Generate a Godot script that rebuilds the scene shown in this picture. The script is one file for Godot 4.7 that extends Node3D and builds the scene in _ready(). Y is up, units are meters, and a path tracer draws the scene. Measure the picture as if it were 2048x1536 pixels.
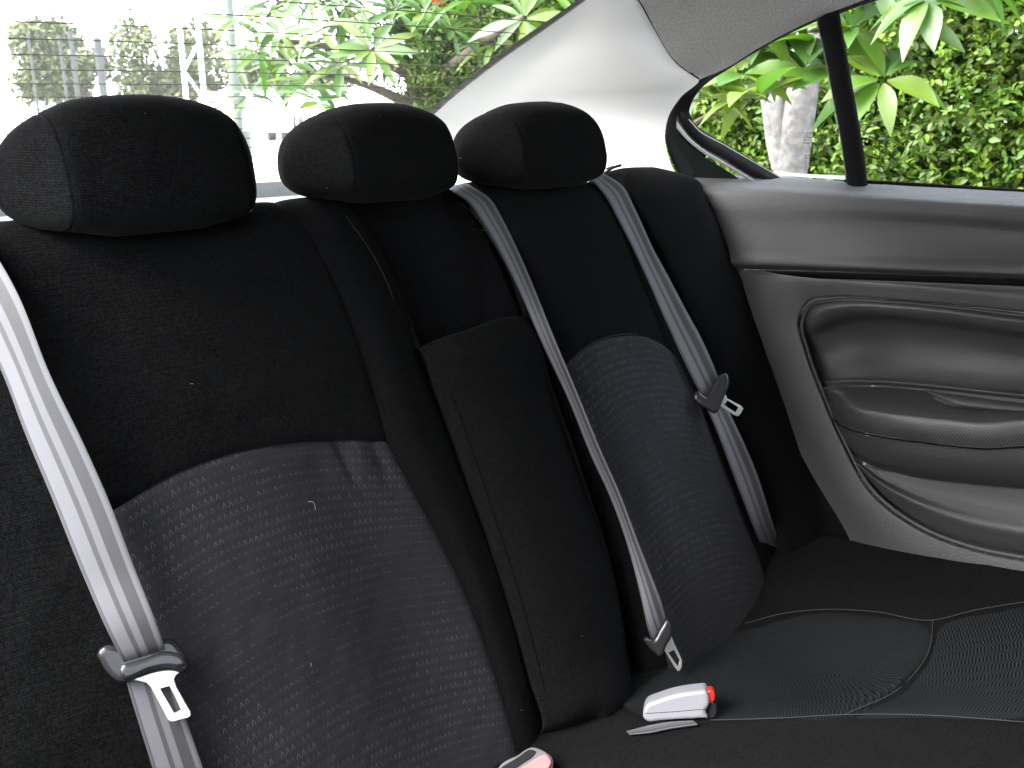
extends Node3D
# Rear seat of a small sedan, photographed through its open door.
# Photo pixels (2048 x 1536) give directions only; each point's distance comes from the surface it lies on.

const F := 1900.0
const YAW := 41.0
const PITCH := 16.782
const EYE := Vector3(-0.62, 1.27, 0.0)
var cam_d := Vector3.ZERO
var cam_r := Vector3.ZERO
var cam_u := Vector3.ZERO
# the backrest plane
const RECLINE := 24.0
const DOOR_OUT := 0.035                                    # the door trim stands this far outside the traced depths
var sb_n := Vector3.ZERO
var sb_c := 0.0
# the rear glass plane
var gl_n := Vector3.ZERO
var gl_c := 0.0
var rng := RandomNumberGenerator.new()
var fn := FastNoiseLite.new()
var M := {}
var used := {}

# ------------------------------------------------------------------ pixels to points
func ray(px: float, py: float) -> Vector3:
	return cam_d + cam_r * ((px - 1024.0) / F) - cam_u * ((py - 768.0) / F)
func on(px: float, py: float, n: Vector3, c: float) -> Vector3:
	var v := ray(px, py)
	return EYE + v * ((c - n.dot(EYE)) / n.dot(v))
func sb(px: float, py: float, h := 0.0) -> Vector3:
	return on(px, py, sb_n, sb_c + h)
func dr(px: float, py: float, x: float) -> Vector3:
	return on(px, py, Vector3(1, 0, 0), x + DOOR_OUT)
func gl(px: float, py: float, h := 0.0) -> Vector3:
	return on(px, py, gl_n, gl_c + h)
func far(px: float, py: float, r: float) -> Vector3:
	var v := ray(px, py)
	return EYE + v * (r / Vector2(v.x, v.z).length())
func seat(x: float, y: float, h := 0.0) -> Vector3:       # a point of the backrest plane by x and height
	var z := (sb_c + h - sb_n.y * y) / sb_n.z
	return Vector3(x, y, z)
func cushion_y(x: float, z: float) -> float:
	var y := 0.50 + 0.20 * (z + 0.735)
	y += 0.085 * smoothstep(0.40, 0.66, x)
	y += 0.085 * smoothstep(0.40, 0.66, -x)
	y -= 0.022 * exp(-pow((x - 0.42) / 0.13, 2.0) - pow((z + 0.60) / 0.10, 2.0))
	y -= 0.9 * pow(maxf(0.0, z + 0.28), 2.0) * 3.0
	return y
func cu(px: float, py: float, h := 0.0) -> Vector3:
	var v := ray(px, py)
	var t := 0.7
	for i in 40:
		var p := EYE + v * t
		t += (p.y - cushion_y(p.x, p.z) - h) / (-v.y) * 0.8
	return EYE + v * t
func sbs(list: Array) -> Array:
	var o := []
	for a in list: o.append(sb(a[0], a[1], a[2] if a.size() > 2 else 0.0))
	return o
func drs(list: Array, x: float) -> Array:
	var o := []
	for a in list: o.append(dr(a[0], a[1], a[2] if a.size() > 2 else x))
	return o
func cus(list: Array, h: float) -> Array:
	var o := []
	for a in list: o.append(cu(a[0], a[1], h))
	return o

# ------------------------------------------------------------------ nodes
func numbered(called: String) -> String:
	var n: int = used.get(called, 0)
	used[called] = n + 1
	return called if n == 0 else "%s_%03d" % [called, n]
func thing(called: String, label: String, category: String, at := Vector3.ZERO, group := "") -> Node3D:
	var o := Node3D.new()
	o.name = numbered(called)
	o.position = at
	add_child(o)
	o.set_meta("label", label)
	o.set_meta("category", category)
	if group != "": o.set_meta("group", group)
	return o
var car: Node3D
func car_part(called: String, label: String, at: Vector3) -> Node3D:   # a group of trim pieces that belongs to the car
	var o := Node3D.new()
	o.name = called
	o.position = at
	car.add_child(o, true)
	o.set_meta("label", label)
	return o
func part(called: String, mesh: Mesh, m: Material, parent: Node3D) -> MeshInstance3D:
	var o := MeshInstance3D.new()
	o.name = called
	o.mesh = mesh
	o.material_override = m
	parent.add_child(o, true)
	var off := Vector3.ZERO
	var q: Node = parent
	while q != self and q is Node3D:
		off += (q as Node3D).position
		q = q.get_parent()
	o.position = -off
	return o
func structure(called: String, mesh: Mesh, m: Material) -> MeshInstance3D:
	var o := part(called, mesh, m, self)
	o.set_meta("kind", "structure")
	return o

# ------------------------------------------------------------------ curves and surfaces
func hermite(p: Array, t: float) -> Vector3:              # a smooth curve through the points, t in 0 .. size - 1
	var n := p.size()
	var i := clampi(int(floor(t)), 0, n - 2)
	var u := t - i
	var p1: Vector3 = p[i]
	var p2: Vector3 = p[i + 1]
	var l12 := p1.distance_to(p2)
	var m1 := p2 - p1
	var m2 := p2 - p1
	if i > 0:
		var p0: Vector3 = p[i - 1]
		var l01 := maxf(p0.distance_to(p1), 1e-6)
		m1 = ((p1 - p0) / l01 * l12 + (p2 - p1) * (l01 / maxf(l12, 1e-6))) / (l01 + l12) * l12
	if i < n - 2:
		var p3: Vector3 = p[i + 2]
		var l23 := maxf(p2.distance_to(p3), 1e-6)
		m2 = ((p3 - p2) / l23 * l12 + (p2 - p1) * (l23 / maxf(l12, 1e-6))) / (l12 + l23) * l12
	var u2 := u * u
	var u3 := u2 * u
	return p1 * (2 * u3 - 3 * u2 + 1) + m1 * (u3 - 2 * u2 + u) + p2 * (-2 * u3 + 3 * u2) + m2 * (u3 - u2)
func resample(p: Array, n: int) -> PackedVector3Array:    # n + 1 points evenly along the curve
	var dense := PackedVector3Array()
	var steps := (p.size() - 1) * 14
	for k in steps + 1: dense.append(hermite(p, float(k) / 14.0))
	var acc := PackedFloat32Array([0.0])
	for k in range(1, dense.size()): acc.append(acc[k - 1] + dense[k].distance_to(dense[k - 1]))
	var out := PackedVector3Array()
	var total := acc[acc.size() - 1]
	var j := 0
	for k in n + 1:
		var s := total * k / n
		while j < acc.size() - 2 and acc[j + 1] < s: j += 1
		var seg := maxf(acc[j + 1] - acc[j], 1e-9)
		out.append(dense[j].lerp(dense[j + 1], clampf((s - acc[j]) / seg, 0.0, 1.0)))
	return out
func by_index(p: Array, n: int) -> PackedVector3Array:
	var out := PackedVector3Array()
	for k in n + 1: out.append(hermite(p, float(k) / n * (p.size() - 1)))
	return out
func grid_normals(g: Array, nu: int, nv: int, ring: bool) -> Array:
	var out := []
	for i in nu + 1:
		var row := PackedVector3Array()
		for j in nv + 1:
			var a: Vector3 = g[(nu - 1 if ring else 0) if i == 0 else i - 1][j]
			var b: Vector3 = g[(1 if ring else nu) if i == nu else i + 1][j]
			var c: Vector3 = g[i][maxi(j - 1, 0)]
			var d: Vector3 = g[i][mini(j + 1, nv)]
			row.append((b - a).cross(d - c).normalized())
		out.append(row)
	return out
# loft: rails are lists of points; the surface runs smoothly along and across them.
# opt: sub (rows between rails), nv, edge {u0,u1,v0,v1: depth}, ew (edge width), noise [amount, size], ring, disp (Callable), linear
func loft(rails: Array, opt := {}) -> ArrayMesh:
	var sub: int = opt.get("sub", 10)
	var nv: int = opt.get("nv", 60)
	var ring: bool = opt.get("ring", false)
	var rs := []
	for r in rails: rs.append(by_index(r, nv) if opt.get("by_index", false) else resample(r, nv))
	if ring: rs.append(rs[0])
	var nu := (rs.size() - 1) * sub
	var g := []
	for i in nu + 1:
		g.append(PackedVector3Array())
		g[i].resize(nv + 1)
	for j in nv + 1:
		var cross := []
		for r in rs: cross.append(r[j])
		if ring:
			var wrapped := [cross[cross.size() - 2]] + cross + [cross[1]]
			for i in nu + 1: g[i][j] = hermite(wrapped, 1.0 + float(i) / sub)
		elif opt.get("linear", false):
			for i in nu + 1:
				var k := mini(i / sub, cross.size() - 2)
				g[i][j] = (cross[k] as Vector3).lerp(cross[k + 1], float(i - k * sub) / sub)
		else:
			for i in nu + 1: g[i][j] = hermite(cross, float(i) / sub)
	return skin(g, nu, nv, ring, opt)
func skin(g: Array, nu: int, nv: int, ring: bool, opt := {}) -> ArrayMesh:
	var n := grid_normals(g, nu, nv, ring)
	for j in ([0, nv] if ring else []):                     # closed ends: one normal for the whole tip
		if (g[0][j] as Vector3).distance_to(g[nu / 2][j]) < 1e-5:
			var sum := Vector3.ZERO
			for i in nu: sum += n[i][1 if j == 0 else nv - 1]
			for i in nu + 1: n[i][j] = sum.normalized()
	var flip := false
	if not ring:
		var c: Vector3 = g[nu / 2][nv / 2]
		var toward: Vector3 = opt.get("toward", EYE - c)
		flip = n[nu / 2][nv / 2].dot(toward) < 0.0
	# distances along both ways, in metres
	var du := []
	var dv := []
	for i in nu + 1:
		du.append(PackedFloat32Array()); du[i].resize(nv + 1)
		dv.append(PackedFloat32Array()); dv[i].resize(nv + 1)
		for j in nv + 1:
			du[i][j] = 0.0 if i == 0 else du[i - 1][j] + (g[i][j] as Vector3).distance_to(g[i - 1][j])
			dv[i][j] = 0.0 if j == 0 else dv[i][j - 1] + (g[i][j] as Vector3).distance_to(g[i][j - 1])
	var edge: Dictionary = opt.get("edge", {})
	var disp = opt.get("disp")
	var rough: Array = opt.get("noise", [0.0, 0.05])
	if edge or disp != null or rough[0] > 0.0:
		var ew: float = opt.get("ew", 0.012)
		var sgn := -1.0 if flip else 1.0
		for i in nu + 1:
			for j in nv + 1:
				var d := 0.0
				if edge.has("u0"): d -= edge.u0 * exp(-du[i][j] / ew)
				if edge.has("u1"): d -= edge.u1 * exp(-(du[nu][j] - du[i][j]) / ew)
				if edge.has("v0"): d -= edge.v0 * exp(-dv[i][j] / ew)
				if edge.has("v1"): d -= edge.v1 * exp(-(dv[i][nv] - dv[i][j]) / ew)
				var p: Vector3 = g[i][j]
				if rough[0] > 0.0: d += rough[0] * fn.get_noise_3dv(p / rough[1])
				if disp != null: d += disp.call(p)
				g[i][j] = p + n[i][j] * sgn * d
		n = grid_normals(g, nu, nv, ring)
	var st := SurfaceTool.new()
	st.begin(Mesh.PRIMITIVE_TRIANGLES)
	var us: float = opt.get("us", 0.0)                      # across in 0..1 instead of metres when us > 0
	for i in nu + 1:
		for j in nv + 1:
			st.set_normal(-n[i][j] if flip else n[i][j])
			st.set_uv(Vector2(float(i) / nu if us > 0.0 else du[i][j], dv[nu / 2][j] if us > 0.0 else dv[i][j]))
			st.add_vertex(g[i][j])
	for i in nu:
		for j in nv:
			var a := i * (nv + 1) + j
			var b := a + nv + 1
			if flip:
				for k in [a, b, a + 1, a + 1, b, b + 1]: st.add_index(k)
			else:
				for k in [a, a + 1, b, a + 1, b + 1, b]: st.add_index(k)
	return st.commit()
func tube(path: Array, r: float, n := 40, sides := 8, r1 := -1.0) -> ArrayMesh:
	var p := resample(path, n)
	var g := []
	for i in sides + 1:
		g.append(PackedVector3Array()); g[i].resize(n + 1)
	var side := Vector3.ZERO
	for j in n + 1:
		var t := (p[mini(j + 1, n)] - p[maxi(j - 1, 0)]).normalized()
		if side == Vector3.ZERO: side = t.cross(Vector3(0.31, 0.9, 0.22)).normalized()
		side = (side - t * side.dot(t)).normalized()
		var up := side.cross(t)
		var rr := r if r1 < 0.0 else lerpf(r, r1, float(j) / n)
		for i in sides + 1:
			var a := TAU * i / sides
			g[i][j] = p[j] + (side * cos(a) + up * sin(a)) * rr
	return skin(g, sides, n, true)
# a plate with a rounded rim: outline on the plane through origin o with axes ax, ay and normal nn
func plate(outline: Array, nn: Vector3, thick: float, bevel: float, hole := []) -> ArrayMesh:
	var o: Vector3 = outline[0]
	nn = nn.normalized()
	var ax := ((outline[1] as Vector3) - o)
	ax = (ax - nn * ax.dot(nn)).normalized()
	var ay := nn.cross(ax)
	var pts := PackedVector2Array()
	for q in outline: pts.append(Vector2((q - o).dot(ax), (q - o).dot(ay)))
	var hl := PackedVector2Array()
	for q in hole: hl.append(Vector2((q - o).dot(ax), (q - o).dot(ay)))
	if Geometry2D.is_polygon_clockwise(pts): pts.reverse()
	if hl.size() and not Geometry2D.is_polygon_clockwise(hl): hl.reverse()
	var st := SurfaceTool.new()
	st.begin(Mesh.PRIMITIVE_TRIANGLES)
	var rings := []
	var hrings := []
	for k in 5:
		var a := PI / 2.0 * k / 4.0
		rings.append([inset(pts, bevel * (1.0 - cos(a))), -bevel * (1.0 - sin(a))])
		if hl.size(): hrings.append([inset(hl, bevel * 0.5 * (1.0 - cos(a))), -bevel * 0.5 * (1.0 - sin(a))])
	var sides := [[rings, pts.size()]]
	if hl.size(): sides.append([hrings, hl.size()])
	for s in sides:
		var all: Array = [[s[0][0][0], -thick]] + s[0]
		for k in all.size() - 1:
			for i in s[1]:
				var j: int = (i + 1) % s[1]
				var a3 := lift(all[k][0][i], all[k][1], o, ax, ay, nn)
				var b3 := lift(all[k][0][j], all[k][1], o, ax, ay, nn)
				var c3 := lift(all[k + 1][0][i], all[k + 1][1], o, ax, ay, nn)
				var d3 := lift(all[k + 1][0][j], all[k + 1][1], o, ax, ay, nn)
				st.set_smooth_group(1 if k > 0 else 2)
				for q in [a3, c3, b3, b3, c3, d3]: st.add_vertex(q)
	for face in [0, 1]:
		var top: PackedVector2Array = rings[4][0] if face == 0 else rings[0][0]
		if hl.size():
			var h2: PackedVector2Array = hrings[4][0] if face == 0 else hrings[0][0]
			var best := [0, 0, 1e9]
			for i in top.size():
				for j in h2.size():
					var dd := top[i].distance_to(h2[j])
					if dd < best[2]: best = [i, j, dd]
			var key := PackedVector2Array()
			for i in top.size() + 1: key.append(top[(best[0] + i) % top.size()] + (Vector2(2e-7, 3e-7) if i == top.size() else Vector2.ZERO))
			for j in h2.size() + 1: key.append(h2[(best[1] + j) % h2.size()] + (Vector2(3e-7, 2e-7) if j == 0 else Vector2.ZERO))
			top = key
		var idx := Geometry2D.triangulate_polygon(top)
		st.set_smooth_group(3 + face)
		for k in range(0, idx.size(), 3):
			var tri := [lift(top[idx[k]], 0.0 if face == 0 else -thick, o, ax, ay, nn), lift(top[idx[k + 1]], 0.0 if face == 0 else -thick, o, ax, ay, nn), lift(top[idx[k + 2]], 0.0 if face == 0 else -thick, o, ax, ay, nn)]
			var facing: float = ((tri[2] - tri[0]) as Vector3).cross(tri[1] - tri[0]).dot(nn)
			if (facing < 0.0) != (face == 1): tri.reverse()
			for q in tri: st.add_vertex(q)
	st.generate_normals()
	return st.commit()
func inset(p: PackedVector2Array, d: float) -> PackedVector2Array:
	var out := PackedVector2Array()
	var n := p.size()
	for i in n:
		var e1 := (p[i] - p[(i + n - 1) % n]).normalized()
		var e2 := (p[(i + 1) % n] - p[i]).normalized()
		var inw := (Vector2(-e1.y, e1.x) + Vector2(-e2.y, e2.x)).normalized()
		out.append(p[i] + inw * d)
	return out
func lift(q: Vector2, h: float, o: Vector3, ax: Vector3, ay: Vector3, nn: Vector3) -> Vector3:
	return o + ax * q.x + ay * q.y + nn * h
func smooth_outline(list: Array, n: int) -> Array:         # closed smooth outline
	var p := list.duplicate()
	p.append(list[0])
	var o := []
	var r := resample(p, n)
	for i in n: o.append(r[i])
	return o
func box(size: Vector3, at: Vector3) -> ArrayMesh:
	var b := BoxMesh.new()
	b.size = size
	var st := SurfaceTool.new()
	st.begin(Mesh.PRIMITIVE_TRIANGLES)
	st.append_from(b, 0, Transform3D(Basis(), at))
	return st.commit()
func join(list: Array) -> ArrayMesh:
	var st := SurfaceTool.new()
	st.begin(Mesh.PRIMITIVE_TRIANGLES)
	for m in list: st.append_from(m, 0, Transform3D())
	return st.commit()
# a strip of webbing between two edge curves, with real thickness
func webbing(left: Array, right: Array, thick: float, nv := 90) -> ArrayMesh:
	var l := resample(left, nv)
	var r := resample(right, nv)
	var top := []
	var n1 := []
	for j in nv + 1:
		var t := (l[mini(j + 1, nv)] + r[mini(j + 1, nv)] - l[maxi(j - 1, 0)] - r[maxi(j - 1, 0)]).normalized()
		var n := t.cross(r[j] - l[j]).normalized()
		if n.dot(EYE - l[j]) < 0.0: n = -n
		n1.append(n)
	var g := []
	var nu := 18
	for i in nu + 1:
		g.append(PackedVector3Array()); g[i].resize(nv + 1)
		for j in nv + 1:
			var u := clampf((i - 1.0) / (nu - 2.0), 0.0, 1.0)
			var lowered := thick if (i == 0 or i == nu) else (thick * 0.25 if (i == 1 or i == nu - 1) else 0.0)
			g[i][j] = l[j].lerp(r[j], u) - n1[j] * lowered
	return skin(g, nu, nv, false, {"us": 1.0})
func stitches(path: Array, gap: float, dash: float, r: float, lift_by := Vector3.ZERO) -> ArrayMesh:
	var length := 0.0
	var dense := resample(path, 200)
	for k in 200: length += dense[k].distance_to(dense[k + 1])
	var n := int(length / gap)
	var p := resample(path, n * 3)
	var list := []
	for k in n:
		var a := p[k * 3] + lift_by
		var b := a.lerp(p[k * 3 + 3] + lift_by, dash)
		list.append(tube([a, (a + b) * 0.5 + Vector3(0, 0.0002, 0.0002), b], r, 3, 4))
	return join(list)

# ------------------------------------------------------------------ materials
func lin(r: float, g: float, b: float) -> Color:
	return Color(r, g, b).linear_to_srgb()
func mat(c: Color, rough: float, opt := {}) -> StandardMaterial3D:
	var m := StandardMaterial3D.new()
	m.albedo_color = c
	m.roughness = rough
	m.metallic = opt.get("metal", 0.0)
	m.metallic_specular = opt.get("spec", 0.5)
	if opt.has("tex"):
		m.albedo_texture = opt.tex
	if opt.has("normal"):
		m.normal_enabled = true
		m.normal_texture = opt.normal
		m.normal_scale = opt.get("ns", 0.5)
	if opt.has("height"):
		m.heightmap_enabled = true
		m.heightmap_texture = opt.height
		m.heightmap_scale = opt.get("hs", 0.05)
	var s: float = opt.get("scale", 1.0)
	m.uv1_scale = Vector3(s, s * opt.get("aspect", 1.0), s)
	if opt.get("tri", false):
		m.uv1_triplanar = true
		m.uv1_world_triplanar = true
	if opt.has("rim"):
		m.rim_enabled = true
		m.rim = opt.rim
		m.rim_tint = opt.get("rim_tint", 0.5)
	if opt.has("back"):
		m.backlight_enabled = true
		m.backlight = opt.back
	m.cull_mode = BaseMaterial3D.CULL_DISABLED
	return m
func from_bytes(w: int, h: int, f: Callable) -> ImageTexture:
	var data := PackedByteArray()
	data.resize(w * h * 3)
	var k := 0
	for y in h:
		for x in w:
			var c: Vector3 = f.call(x, y)
			data[k] = clampi(int(c.x), 0, 255)
			data[k + 1] = clampi(int(c.y), 0, 255)
			data[k + 2] = clampi(int(c.z), 0, 255)
			k += 3
	return ImageTexture.create_from_image(Image.create_from_data(w, h, false, Image.FORMAT_RGB8, data))
func noise_image(n: int, freq: float, kind: int, octaves := 3, seed_ := 1) -> Image:
	var f := FastNoiseLite.new()
	f.seed = seed_
	f.noise_type = kind
	f.frequency = freq
	f.fractal_octaves = octaves
	return f.get_seamless_image(n, n, false, false, 0.12)
func normal_from(im: Image, strength: float) -> ImageTexture:
	var i2 := im.duplicate()
	i2.convert(Image.FORMAT_RGB8)
	i2.bump_map_to_normal_map(strength)
	return ImageTexture.create_from_image(i2)
func tinted(im: Image, lo: float, hi: float) -> ImageTexture:
	var n := im.get_width()
	var d := im.get_data()
	var bpp := d.size() / (n * n)
	return from_bytes(n, n, func(x, y):
		var v: float = lerpf(lo, hi, d[(y * n + x) * bpp] / 255.0) * 255.0
		return Vector3(v, v, v))

func make_materials() -> void:
	var r2 := RandomNumberGenerator.new()
	r2.seed = 5
	# knitted black cloth: rows of loops with fluff, about 1.2 mm apart
	var blotch := PackedFloat32Array()
	for k in 128 * 128: blotch.append(r2.randf_range(-48.0, 48.0))
	var knit := from_bytes(512, 512, func(x, y):
		var row := 0.5 + 0.5 * sin(TAU * y / 8.0 + 0.6 * sin(TAU * x / 8.0))
		var v := 130.0 + 50.0 * row + r2.randf_range(-30.0, 30.0) + blotch[(y / 4) * 128 + x / 4]
		return Vector3(v, v, v))
	var soft := noise_image(512, 0.02, FastNoiseLite.TYPE_SIMPLEX, 4, 3)
	M.black = mat(lin(0.0165, 0.0168, 0.0178), 1.0, {"tex": knit, "scale": 6.0, "tri": true, "spec": 0.05, "rim": 0.03, "rim_tint": 0.0})
	# patterned insert: rows of small chevrons woven in pale thread, their height swelling and shrinking over the cloth
	var rows := 24
	var cols := 40
	var size := 1024
	var vary := PackedFloat32Array()
	for k in rows * cols: vary.append(r2.randf_range(0.15, 1.0))
	var insert := from_bytes(size, size, func(x, y):
		var weave := 88.0 + 20.0 * sin(TAU * (x + y) / 6.0) + r2.randf_range(-26.0, 26.0)
		var cell_y := fmod(float(y) * rows / size, 1.0)
		var row := int(float(y) * rows / size)
		var shifted: float = float(x) * cols / size + 0.5 * (row % 2)
		var u := fmod(shifted, 1.0)
		var tall: float = 0.46 + 0.26 * sin(TAU * (float(row) / rows) + 1.2 * sin(TAU * x / size))
		var yy := (cell_y - 0.12) / tall
		var v := weave
		if yy > 0.08 and yy < 0.86:
			var d := absf(absf(u - 0.5) - 0.36 * yy)
			if d < 0.08: v += 165.0 * (1.0 - d / 0.08) * vary[row * cols + int(shifted) % cols] * r2.randf_range(0.6, 1.0)
		return Vector3(v, v, v * 1.03))
	M.insert = mat(lin(0.130, 0.127, 0.145), 0.85, {"tex": insert, "scale": 1.0 / 0.27, "spec": 0.3, "rim": 0.25, "height": insert, "hs": 0.04})
	# cushion cloth: fine waves without pale chevrons; darkened, shade put into its colour
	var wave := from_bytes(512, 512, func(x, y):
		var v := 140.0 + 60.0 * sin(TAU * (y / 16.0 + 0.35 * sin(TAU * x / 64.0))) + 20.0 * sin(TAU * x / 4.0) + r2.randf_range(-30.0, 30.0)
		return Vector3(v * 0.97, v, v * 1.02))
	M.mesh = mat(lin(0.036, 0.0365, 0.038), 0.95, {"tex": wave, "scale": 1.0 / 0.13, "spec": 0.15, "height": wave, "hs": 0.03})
	M.thread = mat(lin(0.002, 0.002, 0.0022), 0.9, {"spec": 0.1})
	M.pale_thread = mat(lin(0.035, 0.036, 0.036), 0.9)
	# belt webbing: ribs across the width, fine twill along
	var bands := [[0.0, 0.12, 0.60], [0.12, 0.36, 0.98], [0.36, 0.46, 0.62], [0.46, 0.60, 0.94], [0.60, 0.82, 0.54], [0.82, 0.94, 0.9], [0.94, 1.01, 0.6]]
	var web := from_bytes(128, 64, func(x, y):
		var u := float(x) / 128.0
		var v := 0.6
		for b in bands:
			if u >= b[0] and u < b[1]: v = b[2]
		v *= 0.92 + 0.1 * sin(TAU * (y / 8.0 + x / 8.0)) + r2.randf_range(-0.05, 0.05)
		v *= 235.0
		return Vector3(v, v, v * 1.02))
	M.web = mat(lin(0.148, 0.146, 0.158), 0.62, {"tex": web, "spec": 0.5, "rim": 0.3})
	M.web.uv1_scale = Vector3(1, 60, 1)
	# moulded plastics with a leather grain
	var grain := noise_image(512, 0.11, FastNoiseLite.TYPE_CELLULAR, 1, 7)
	var grain_n := normal_from(grain, 3.0)
	M.door_plastic = mat(lin(0.042, 0.0412, 0.0418), 0.58, {"normal": grain_n, "ns": 0.7, "scale": 8.0, "tri": true})
	M.door_light = mat(lin(0.037, 0.0362, 0.0364), 0.66, {"normal": grain_n, "ns": 0.7, "scale": 8.0, "tri": true})
	M.pillar = mat(lin(0.62, 0.615, 0.605), 0.7, {"normal": grain_n, "ns": 0.18, "scale": 9.0, "tri": true})
	var felt := noise_image(512, 0.09, FastNoiseLite.TYPE_SIMPLEX, 4, 11)
	M.headliner = mat(lin(0.36, 0.35, 0.34), 0.95, {"normal": normal_from(felt, 6.0), "ns": 0.9, "scale": 5.0, "tri": true, "tex": tinted(felt, 0.72, 1.0), "spec": 0.2})
	M.shelf = mat(lin(0.16, 0.165, 0.165), 0.95, {"tex": tinted(felt, 0.7, 1.0), "scale": 5.0, "tri": true})
	M.veil_fog_air = FogMaterial.new()  # thin fog standing in for glare over the far view
	M.veil_fog_air.density = 0.0007
	M.veil_fog_air.albedo = Color(0.97, 0.98, 0.97)
	M.carpet = mat(lin(0.03, 0.03, 0.031), 1.0, {"tex": tinted(felt, 0.6, 1.0), "scale": 8.0, "tri": true})
	M.rubber = mat(lin(0.004, 0.004, 0.0045), 0.7, {"spec": 0.15})
	M.seal_green = mat(lin(0.0045, 0.006, 0.0055), 0.7, {"spec": 0.08})
	M.chrome_grey = mat(lin(0.13, 0.13, 0.135), 0.4)
	M.sill = mat(lin(0.22, 0.24, 0.23), 0.5)
	M.lint = mat(lin(0.30, 0.30, 0.29), 0.9)
	M.gloss_black = mat(lin(0.018, 0.018, 0.020), 0.22)
	M.steel = mat(lin(0.72, 0.73, 0.70), 0.32, {"metal": 0.85})
	M.buckle_grey = mat(lin(0.24, 0.24, 0.27), 0.4)
	M.red = mat(lin(0.62, 0.02, 0.015), 0.35)
	M.pink = mat(lin(0.72, 0.18, 0.17), 0.4)
	M.frit = mat(lin(0.004, 0.004, 0.004), 0.4)
	M.wire = mat(lin(0.03, 0.012, 0.006), 0.6)
	M.print = mat(lin(0.01, 0.012, 0.01), 0.7)
	# carbon-look pad on the door armrest: a diagonal rib
	var twill := from_bytes(128, 128, func(x, y):
		var d := fmod((x + y) / 16.0, 1.0)
		var v := 110.0 + 120.0 * smoothstep(0.0, 0.5, d) * (1.0 - smoothstep(0.7, 1.0, d)) + r2.randf_range(-14.0, 14.0)
		return Vector3(v, v, v))
	M.twill = mat(lin(0.06, 0.06, 0.061), 0.42, {"tex": twill, "scale": 28.0, "height": twill, "hs": 0.05})
	var glass := mat(Color(0.10, 0.14, 0.12, 0.03), 0.02, {"spec": 0.06})
	glass.transparency = BaseMaterial3D.TRANSPARENCY_ALPHA
	M.glass = glass
	var film := mat(Color(0.6, 0.63, 0.62, 0.04), 0.05, {"spec": 0.08})
	film.transparency = BaseMaterial3D.TRANSPARENCY_ALPHA
	M.dusty_glass = film
	# outdoors
	M.leaf = []
	for c in [[0.018, 0.054, 0.002], [0.028, 0.064, 0.002], [0.012, 0.040, 0.002], [0.040, 0.070, 0.003]]:
		M.leaf.append(mat(lin(c[0], c[1], c[2]), 0.5, {"back": lin(c[0] * 2.2, c[1] * 2.0, c[2] * 2.0)}))
	M.foliage = mat(Color(1, 1, 1), 0.6, {"back": Color(0.5, 0.6, 0.3)})
	M.foliage.vertex_color_use_as_albedo = true
	var bark_im := noise_image(256, 0.04, FastNoiseLite.TYPE_SIMPLEX, 5, 23)
	M.pale_bark = mat(lin(0.25, 0.235, 0.228), 0.9, {"tex": tinted(bark_im, 0.6, 1.0), "scale": 2.2, "tri": true, "normal": normal_from(bark_im, 3.0), "ns": 0.35})
	M.bark = mat(lin(0.13, 0.10, 0.08), 0.9, {"tex": tinted(bark_im, 0.5, 1.0), "scale": 5.0, "tri": true})
	M.asphalt = mat(lin(0.32, 0.32, 0.31), 0.9, {"tex": tinted(soft, 0.8, 1.0), "scale": 0.3, "tri": true})
	M.white_paint = mat(lin(0.75, 0.76, 0.76), 0.35)
	M.window_dark = mat(lin(0.05, 0.065, 0.065), 0.1)
	M.tyre = mat(lin(0.03, 0.03, 0.03), 0.8)
	M.post_white = mat(lin(0.75, 0.75, 0.74), 0.6)
	M.post_green = mat(lin(0.045, 0.06, 0.045), 0.6)
	M.board = mat(lin(0.10, 0.13, 0.12), 0.6)
	M.light_block = mat(lin(0.01, 0.012, 0.011), 0.1)  # opaque dark panes of the added light blocks
	M.wood_dark = mat(lin(0.03, 0.032, 0.032), 0.9)

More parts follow.
